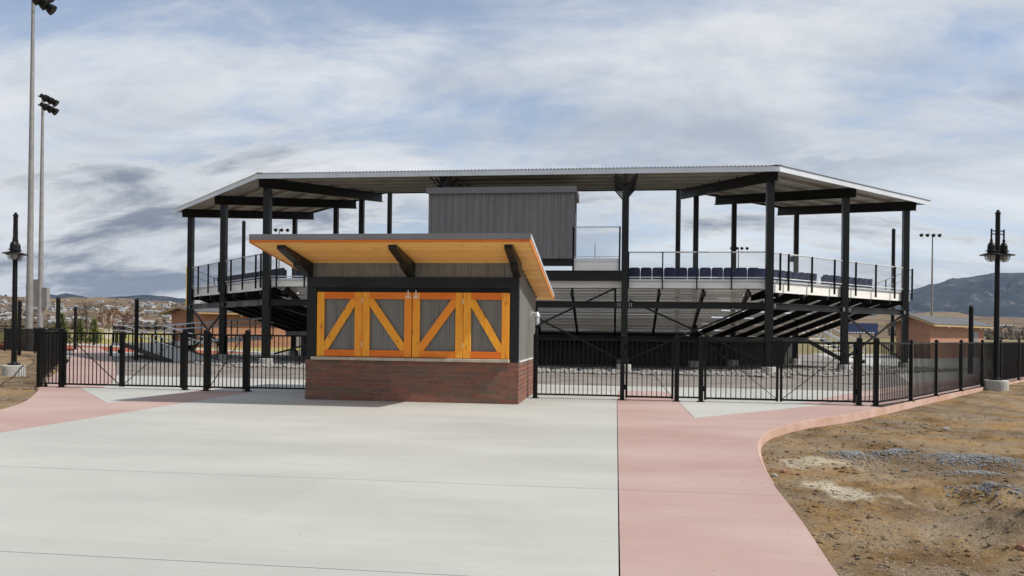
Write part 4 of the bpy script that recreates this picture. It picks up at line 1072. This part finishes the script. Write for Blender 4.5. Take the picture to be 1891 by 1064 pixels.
# ================================================================== LAND BEYOND: HILLSIDE TOWN, MOUNTAINS
def land_z(u, D):
    wl = 1 - sms(560, 900, u); wr = sms(1300, 1600, u)
    al = interp(D, [200, 600, 1000, 1600, 2300, 3000, 3700], [-.0075, -.004, .002, .012, .025, .0355, .030])
    ar = interp(D, [200, 600, 1500, 2600, 3700], [-.0075, -.005, .006, .020, .0275])
    a = al * wl + ar * wr + (1 - wl - wr) * interp(D, [200, 3700], [-.0075, .004])
    rel = sms(250, 900, D)
    nz = fbm(u * .006, D * .0013, 2.2, 5) * .006 * rel
    return 1.6 + D * (a + nz) - (613 - yhor(u)) / 1460 * D * 0
def grid_obj(us, Ds, zf, m, name):
    v = []; f = []
    for D in Ds:
        for u in us:
            p = gp(u, D); v.append((p.x, p.y, zf(u, D)))
    n = len(us)
    for j in range(len(Ds) - 1):
        for i in range(n - 1): a = j * n + i; f.append((a, a + 1, a + n + 1, a + n))
    return MB().add(v, f).build(name, m, None, True)
def hill_mat():
    m = bpy.data.materials.new('dry_hillside'); m.use_nodes = True; t = m.node_tree; b = t.nodes['Principled BSDF']; b.inputs['Roughness'].default_value = .95; b.inputs['Specular IOR Level'].default_value = .1
    pos = N(t, 'ShaderNodeNewGeometry').outputs['Position']
    c = mix_(t, ramp_(t, noise_(t, pos, .004, 7, .62), .38, .62), (.105, .07, .045), (.20, .145, .085))
    c = mix_(t, ramp_(t, noise_(t, pos, .012, 7, .7), .5, .66, 0, .75), c, (.075, .058, .04))
    c = mix_(t, ramp_(t, noise_(t, pos, .03, 5, .7), .56, .68, 0, .6), c, (.045, .05, .028))
    t.links.new(c, b.inputs['Base Color']); return m
us = [-260 + 26 * i for i in range(92)]
struct(grid_obj(us, [200, 240, 290, 350, 430, 520, 640, 780, 940, 1120, 1320, 1540, 1780, 2030, 2300, 2560, 2800, 3000, 3200, 3450, 3700], land_z, hill_mat(), 'hillside'))
def mount_mat():
    m = bpy.data.materials.new('haze_blue_forest'); m.use_nodes = True; t = m.node_tree; b = t.nodes['Principled BSDF']; b.inputs['Roughness'].default_value = .95; b.inputs['Specular IOR Level'].default_value = .05
    pos = N(t, 'ShaderNodeNewGeometry').outputs['Position']
    sp_ = N(t, 'ShaderNodeSeparateXYZ'); t.links.new(pos, sp_.inputs[0])
    c = mix_(t, ramp_(t, noise_(t, pos, .0022, 8, .68), .36, .64), (.010, .017, .030), (.035, .043, .055))  # dark forest tones with the blue of distant haze painted in
    c = mix_(t, ramp_(t, noise_(t, pos, .006, 6, .72), .56, .68, 0, .8), c, (.20, .18, .165))
    low = ramp_(t, math_(t, 'ADD', sp_.outputs[2], math_(t, 'MULTIPLY', noise_(t, pos, .003, 4, .6), 160)), 150, 230, 1, 0)
    c = mix_(t, low, c, (.15, .115, .085))
    t.links.new(c, b.inputs['Base Color']); return m
MY_U = [-300, 0, 50, 82, 92, 100, 122, 140, 165, 190, 230, 272, 300, 345, 480, 1450, 1560, 1640, 1690, 1714, 1728, 1760, 1800, 1840, 1900, 2000, 2200]
MY_V = [558, 553, 550, 544, 543, 546, 541, 545, 551, 551.5, 547.5, 544.5, 549, 553, 585, 590, 568, 548, 534, 526.5, 528.5, 517, 511, 507, 505.5, 503, 508]
def mount_z(u, D):
    top = (yhor(u) - interp(u, MY_U, MY_V)) / 1460 * 9000
    t = sms(0, 1, (D - 5600) / 3400)
    z = lerp(40, top, t ** .85) if D <= 9000 else top * (1 - (D - 9000) / 2500)
    e_ = math.sin(math.pi * min(1, max(0, (D - 5600) / 3400)))
    return max(-20, z + e_ * top * .11 * fbm(u * .013, D * .0009, 5.5, 5))
us2 = [-320 + 9 * i for i in range(285)]
struct(grid_obj(us2, [5600 + 145 * i for i in range(25)] + [9600, 10300], mount_z, mount_mat(), 'mountains'))
# houses of the far town, one object each
h_mats = [mat('house_white', (.44, .42, .39), .8), mat('house_tan', (.36, .30, .23), .8), mat('house_grey', (.30, .31, .32), .8)]
r_mats = [mat('roof_grey', (.24, .24, .25), .8), mat('roof_brown', (.12, .085, .065), .8), mat('roof_pale', (.34, .34, .34), .7)]
house_me = []
for k in range(6):
    lx, ly, h, rs = ((11, 8, 4, 2.4), (15, 9, 3.2, 2.2), (9, 9, 6, 2.2), (20, 10, 3.6, 1.8), (13, 8, 5.5, 2.8), (26, 12, 5, 1.4))[k]
    a, b = lx / 2, ly / 2
    mb = MB().box(-a, a, -b, b, -3, h)
    mb.add([(-a - .6, -b - .6, h - .1), (a + .6, -b - .6, h - .1), (a + .6, b + .6, h - .1), (-a - .6, b + .6, h - .1), (-a - .6, 0, h + rs), (a + .6, 0, h + rs)], [(0, 1, 5, 4), (2, 3, 4, 5), (0, 4, 3), (1, 2, 5), (3, 2, 1, 0)], 1)
    for i in range(3):
        xx = lerp(-a + 1.6, a - 1.6, i / 2); mb.box(xx - .6, xx + .6, -b - .04, -b - .01, 1, 2.5, 2)
    house_me.append(mb.mesh('house', [h_mats[k % 3] if k != 4 else h_mats[0], r_mats[k % 3], M_BLACK]))
rng = random.Random(21)
cnt = 0
while cnt < 290:
    u = rng.uniform(-10, 470); D = rng.choice((rng.uniform(700, 1500), rng.uniform(1100, 2900), rng.uniform(1800, 2700)))
    if noise.noise(Vector((u * .012, D * .0022, 3))) < -.12: continue
    if u > 400 and D > 1500: continue
    p = gp(u, D)
    hk = rng.randrange(6)
    o = inst('house', house_me[hk], (p.x, p.y, land_z(u, D)), None, rng.uniform(-.5, .5) + rng.choice((0, 1.57)), (1, 1, 1))
    side = 'left of the left lamp post' if u < 25 else 'between left lamp post and gate' if u < 115 else 'above the left double gate' if u < 230 else 'above the ramp' if u < 340 else 'behind the left wing'
    tag(o, ('white', 'wide tan', 'tall grey', 'long white', 'tall white', 'broad grey')[hk] + ' house on the ' + ('lower' if D < 1400 else 'middle' if D < 2100 else 'upper') + ' hillside ' + side, 'house', 'houses of the far town'); cnt += 1
cnt = 0
while cnt < 16:
    u = rng.uniform(1670, 1895); D = rng.uniform(900, 2200); p = gp(u, D)
    o = inst('house', rng.choice(house_me), (p.x, p.y, land_z(u, D)), None, rng.uniform(-.5, .5), (1, 1, 1))
    tag(o, 'small ' + ('nearer' if D < 1500 else 'distant') + ' house on the brown plain ' + ('left' if u < 1838 else 'right') + ' of the right lamp post', 'house', 'houses on the plain'); cnt += 1
# far trees read as one mass: small tufts on the hillside
M_FARTREE = mat('far_foliage', (.05, .05, .03), .9, var=.5, vscale=.01, dark=(.10, .06, .04))
tf = MB()
for i in range(2600):
    u = rng.uniform(-20, 560) if i < 2000 else rng.uniform(1640, 1900); D = rng.uniform(500, 2900) if i < 2000 else rng.uniform(700, 2000)
    if i < 2000 and noise.noise(Vector((u * .02, D * .003, 7))) < -.05: continue
    p = gp(u, D); z = land_z(u, D); h = rng.uniform(3, 9); w = h * rng.uniform(.25, .5)
    pts = [(p.x + w * math.cos(a), p.y + w * math.sin(a), z + h * rng.uniform(.15, .5)) for a in (0, 1.26, 2.51, 3.77, 5.03)]
    tf.add(pts + [(p.x + rng.uniform(-.3, .3) * w, p.y, z + h), (p.x, p.y, z - .5)], [(j, (j + 1) % 5, 5) for j in range(5)] + [((j + 1) % 5, j, 6) for j in range(5)])
o = stuff(tf.build('far_trees', M_FARTREE)); tag(o, 'distant trees scattered over the hillside town', 'trees')

# ------------------------------------------------------------------ trees beyond the left gate
M_NEEDLE = mat('pine_needles', (.135, .14, .035), .8, var=.6, vscale=1.5, dark=(.045, .06, .02))
M_RUST = mat('rusty_twigs', (.20, .07, .03), .85, var=.5, vscale=1., dark=(.12, .05, .025))
M_BARK = mat('bark', (.09, .065, .045), .95, var=.4, vscale=4)
M_BIRCH = mat('birch_bark', (.62, .58, .5), .8, var=.3, vscale=2)
def pine(u, D, h, w, label, z=0):
    p = gp(u, D); t = thing('pine_tree', (p.x, p.y, z), label, 'tree', 'young pines')
    MB().tube((p.x, p.y, z - .2), (p.x, p.y, z + h * .95), .09, .015, 7).build('trunk', M_BARK, t)
    rg = random.Random(int(u * 7)); mb = MB()
    for k in range(520):
        f_ = rg.random() ** .75; zz = z + h * (.06 + .94 * f_); rad = w * (1 - f_) * (.75 + .25 * math.sin(f_ * 46)) * rg.uniform(.25, 1.05) + .04
        a = rg.uniform(0, 6.283); s = rg.uniform(.16, .34) * (1.1 - .5 * f_)
        c_ = Vector((p.x + rad * math.cos(a), p.y + rad * math.sin(a), zz)); d = Vector((math.cos(a), math.sin(a), rg.uniform(-.35, .5))).normalized(); sd = Vector((-math.sin(a), math.cos(a), rg.uniform(-.5, .5))) * .4
        mb.add([c_ - d * s - sd * s, c_ - d * s * .6 + sd * s, c_ + d * s, c_ + Vector((0, 0, s * .5))], [(0, 1, 2), (0, 2, 3), (1, 3, 2)])
    mb.build('crown', M_NEEDLE, t)
pine(28, 62, 2.6, .85, 'young pine behind the left lamp post')
pine(113, 64, 2.6, 1.15, 'broad young pine behind the left fence corner')
pine(148, 74, 2.3, .6, 'left of two young pines seen through the gate')
pine(174, 70, 2.3, .8, 'right of two young pines seen through the gate')
def bare(u, D, h, label, mcrown, mtrunk, stems=1, seed=1, n=900, z=0):
    p = gp(u, D); t = thing('bare_tree', (p.x, p.y, z), label, 'tree', 'bare spring trees'); rg = random.Random(seed); tr = MB(); cr = MB()
    for s in range(stems):
        a = rg.uniform(0, 6.28); b0 = Vector((p.x + .25 * s * math.cos(a), p.y + .25 * s * math.sin(a), z - .2)); top = b0 + Vector((rg.uniform(-.5, .5), rg.uniform(-.5, .5), h * .75))
        tr.tube(b0, top, .12, .03, 6)
        for k in range(9):
            f_ = rg.uniform(.35, 1); q = b0 + (top - b0) * f_; d = Vector((rg.uniform(-1, 1), rg.uniform(-1, 1), rg.uniform(.3, 1.1))).normalized() * h * .3 * (1.2 - .5 * f_)
            tr.tube(q, q + d, .035, .01, 4)
            for j in range(n // (9 * stems)):
                g = q + d * rg.uniform(.3, 1.1) + Vector((rg.gauss(0, .3), rg.gauss(0, .3), rg.gauss(0, .3))) * h * .13
                e1 = Vector((rg.uniform(-1, 1), rg.uniform(-1, 1), rg.uniform(-.3, 1))) * .22; e2 = e1.cross(Vector((rg.random(), rg.random(), rg.random()))).normalized() * .05
                cr.add([g - e2, g + e2, g + e1], [(0, 1, 2)])
    tr.build('trunk', mtrunk, t); cr.build('crown', mcrown, t)
bare(196, 105, 4.6, 'white-stemmed birch with rusty crown seen over the gate', M_RUST, M_BIRCH, 3, 4)
bare(206, 118, 5.4, 'larger rusty bare tree beside the birch', M_RUST, M_BIRCH, 3, 9, 1300)
bare(232, 112, 4.6, 'small rusty bare tree left of the black post', M_RUST, M_BARK, 2, 12)
bare(160, 128, 7.0, 'grey-brown bare tree above the young pines', M_BARK, M_BARK, 2, 15, 900)

# ================================================================== STONES
ico = bmesh.new(); bmesh.ops.create_icosphere(ico, subdivisions=1, radius=1); ICO_V = [v_.co.copy() for v_ in ico.verts]; ICO_F = [tuple(v_.index for v_ in f_.verts) for f_ in ico.faces]; ico.free()
rs = random.Random(5)
def stone(mb, x, y, z, s, flat=.6):
    a = rs.uniform(0, 6.28); ca, sa = math.cos(a), math.sin(a); sx, sy, sz = s * rs.uniform(.7, 1.3), s * rs.uniform(.6, 1.), s * flat * rs.uniform(.7, 1.2)
    vs = []
    for v_ in ICO_V:
        k = rs.uniform(.78, 1.18); X, Y, Z = v_.x * sx * k, v_.y * sy * k, v_.z * sz * k
        vs.append((x + X * ca - Y * sa, y + X * sa + Y * ca, z + Z))
    mb.add(vs, ICO_F)
M_GRAVEL = mat('grey_gravel', (.25, .25, .25), .9, var=.5, vscale=30, dark=(.14, .135, .13))
M_PEB = mat('mixed_pebbles', (.25, .20, .155), .9, var=.5, vscale=14, dark=(.15, .10, .07))
for (hx, hy, rx, ry, h), lab in zip(HEAPS, ('grey gravel heap nearest the pale sand', 'grey gravel heap in the middle of the dirt', 'long grey gravel spread toward right edge', 'grey gravel beside the dark hollow', 'thin grey gravel patch below the long spread')):
    mb = MB()
    for i in range(int(1900 * rx * ry * 4)):
        a = rs.uniform(0, 6.283); q = min(1.25, abs(rs.gauss(0, .55))); x = hx + rx * q * math.cos(a); y = hy + ry * q * math.sin(a)
        if x - eR(y) < .1: continue
        stone(mb, x, y, right_dirt_z(x, y) + .004, rs.uniform(.006, .021))
    o = stuff(mb.build('gravel_heap', M_GRAVEL)); tag(o, lab, 'gravel')
mb = MB()
for i in range(7600):
    y = rs.uniform(4.6, 9.5) if i % 2 else rs.uniform(5, 19); s_ = abs(rs.gauss(0, 1.7)) + .02; x = eR(y) + s_
    if fbm(x * .8, y * .8, 6.6) < rs.uniform(-.5, .3): continue
    stone(mb, x, y, right_dirt_z(x, y), rs.choice((.003, .004, .005, .006, .008, .012)) * (1 + y * .05))
o = stuff(mb.build('pebbles', M_PEB)); tag(o, 'small pebbles strewn over the right-hand dirt', 'pebbles')
mb = MB()
for i in range(900):
    y = rs.uniform(11, 26); x = eL(y) - abs(rs.gauss(0, 2.5)) - .05
    stone(mb, x, y, left_dirt_z(x, y), rs.choice((.012, .02, .03, .045)))
o = stuff(mb.build('pebbles', M_PEB)); tag(o, 'small stones on the dirt by the left lamp post', 'pebbles')
mb = MB()
for i in range(2600):
    y = rs.uniform(4.8, 17); x = eR(y) + abs(rs.gauss(0, 1.9)) + .01
    if fbm(x * .7, y * .7, 2.6) < rs.uniform(-.4, .35): continue
    stone(mb, x, y, right_dirt_z(x, y), rs.choice((.006, .009, .012, .02, .032)) * (1 + y * .03), .55)
o = stuff(mb.build('clods', M_DIRT)); tag(o, 'loose earth clods over the right-hand dirt', 'clods')
mb = MB()
for i in range(300):
    x = rs.uniform(-9, 1.4); y = rs.uniform(5.2, 17)
    if rs.random() < .4: x = eR(y) - abs(rs.gauss(0, .12))
    stone(mb, x, y, .002, rs.choice((.002, .0025, .003, .005)), .5)
o = stuff(mb.build('grit', M_PEB)); tag(o, 'specks of grit scattered on the paving', 'grit')
M_RED = mat('reddish_rock', (.30, .15, .10), .9, var=.4, vscale=10, bump=.4)
def rock(x, y, s, m, lab, flat=.7):
    mb = MB(); v0 = right_dirt_z(x, y); stone(mb, 0, 0, 0, s, flat); o = mb.build('rock', m); o.location = (x, y, v0 + s * .25); tag(o, lab, 'rock', 'loose rocks in the dirt')
for x, y, s, m, lab in ((3.58, 10.35, .05, M_GRAVEL, 'single grey rock just below the gravel heaps'), (1.83, 9.45, .04, M_ROCK, 'pale flat stone beside the pink walk edge'), (2.0, 9.75, .055, M_RED, 'larger reddish clod near the pale stone by the walk'),
                        (2.14, 9.62, .042, M_RED, 'smaller reddish clod beside the larger reddish clod'), (2.78, 6.9, .022, M_ROCK, 'small white stone in the lower dirt'), (3.03, 6.36, .05, M_RED, 'reddish rock at the lower right corner'),
                        (3.25, 7.45, .05, M_GRAVEL, 'grey rock under the right-hand hump'), (2.5, 12.0, .04, M_RED, 'brown clod near the kerb curve'), (2.95, 12.0, .04, M_GRAVEL, 'dark stone right of the kerb curve clod'), (6.2, 15.9, .07, M_ROCK, 'pale stone in the upper dirt'), (7.1, 13.2, .06, M_ROCK, 'pale stone above the gravel spread')):
    rock(x, y, s, m, lab)
# rock mulch round the grandstand piers
mb = MB()
for i in range(5200):
    kx = rs.random()
    if kx < .5:
        x = rs.uniform(-16, 6.6); y = rs.uniform(30.9, 35.5)
    else:
        S = Rr if kx < .75 else Ll
        q = S.p(rs.uniform(0, 13.4), rs.uniform(-2.5, 2.2), 0); x, y = q.x, q.y
    stone(mb, x, y, .0 + .03, rs.uniform(.05, .12), .6)
o = stuff(mb.build('rock_mulch', M_ROCK)); tag(o, 'pale rock mulch around the grandstand piers', 'rocks')

# ================================================================== HAZE
hz = MB().box(-9800, 9800, -300, 12200, -6, 760)
M_HAZE = bpy.data.materials.new('haze_air'); M_HAZE.use_nodes = True
t = M_HAZE.node_tree; t.nodes.clear()
pv = N(t, 'ShaderNodeVolumePrincipled'); pv.inputs['Color'].default_value = (.62, .77, 1., 1); pv.inputs['Density'].default_value = 1.7e-5; pv.inputs['Anisotropy'].default_value = .2
ot = N(t, 'ShaderNodeOutputMaterial'); t.links.new(pv.outputs[0], ot.inputs['Volume'])
o = stuff(hz.build('haze', M_HAZE))
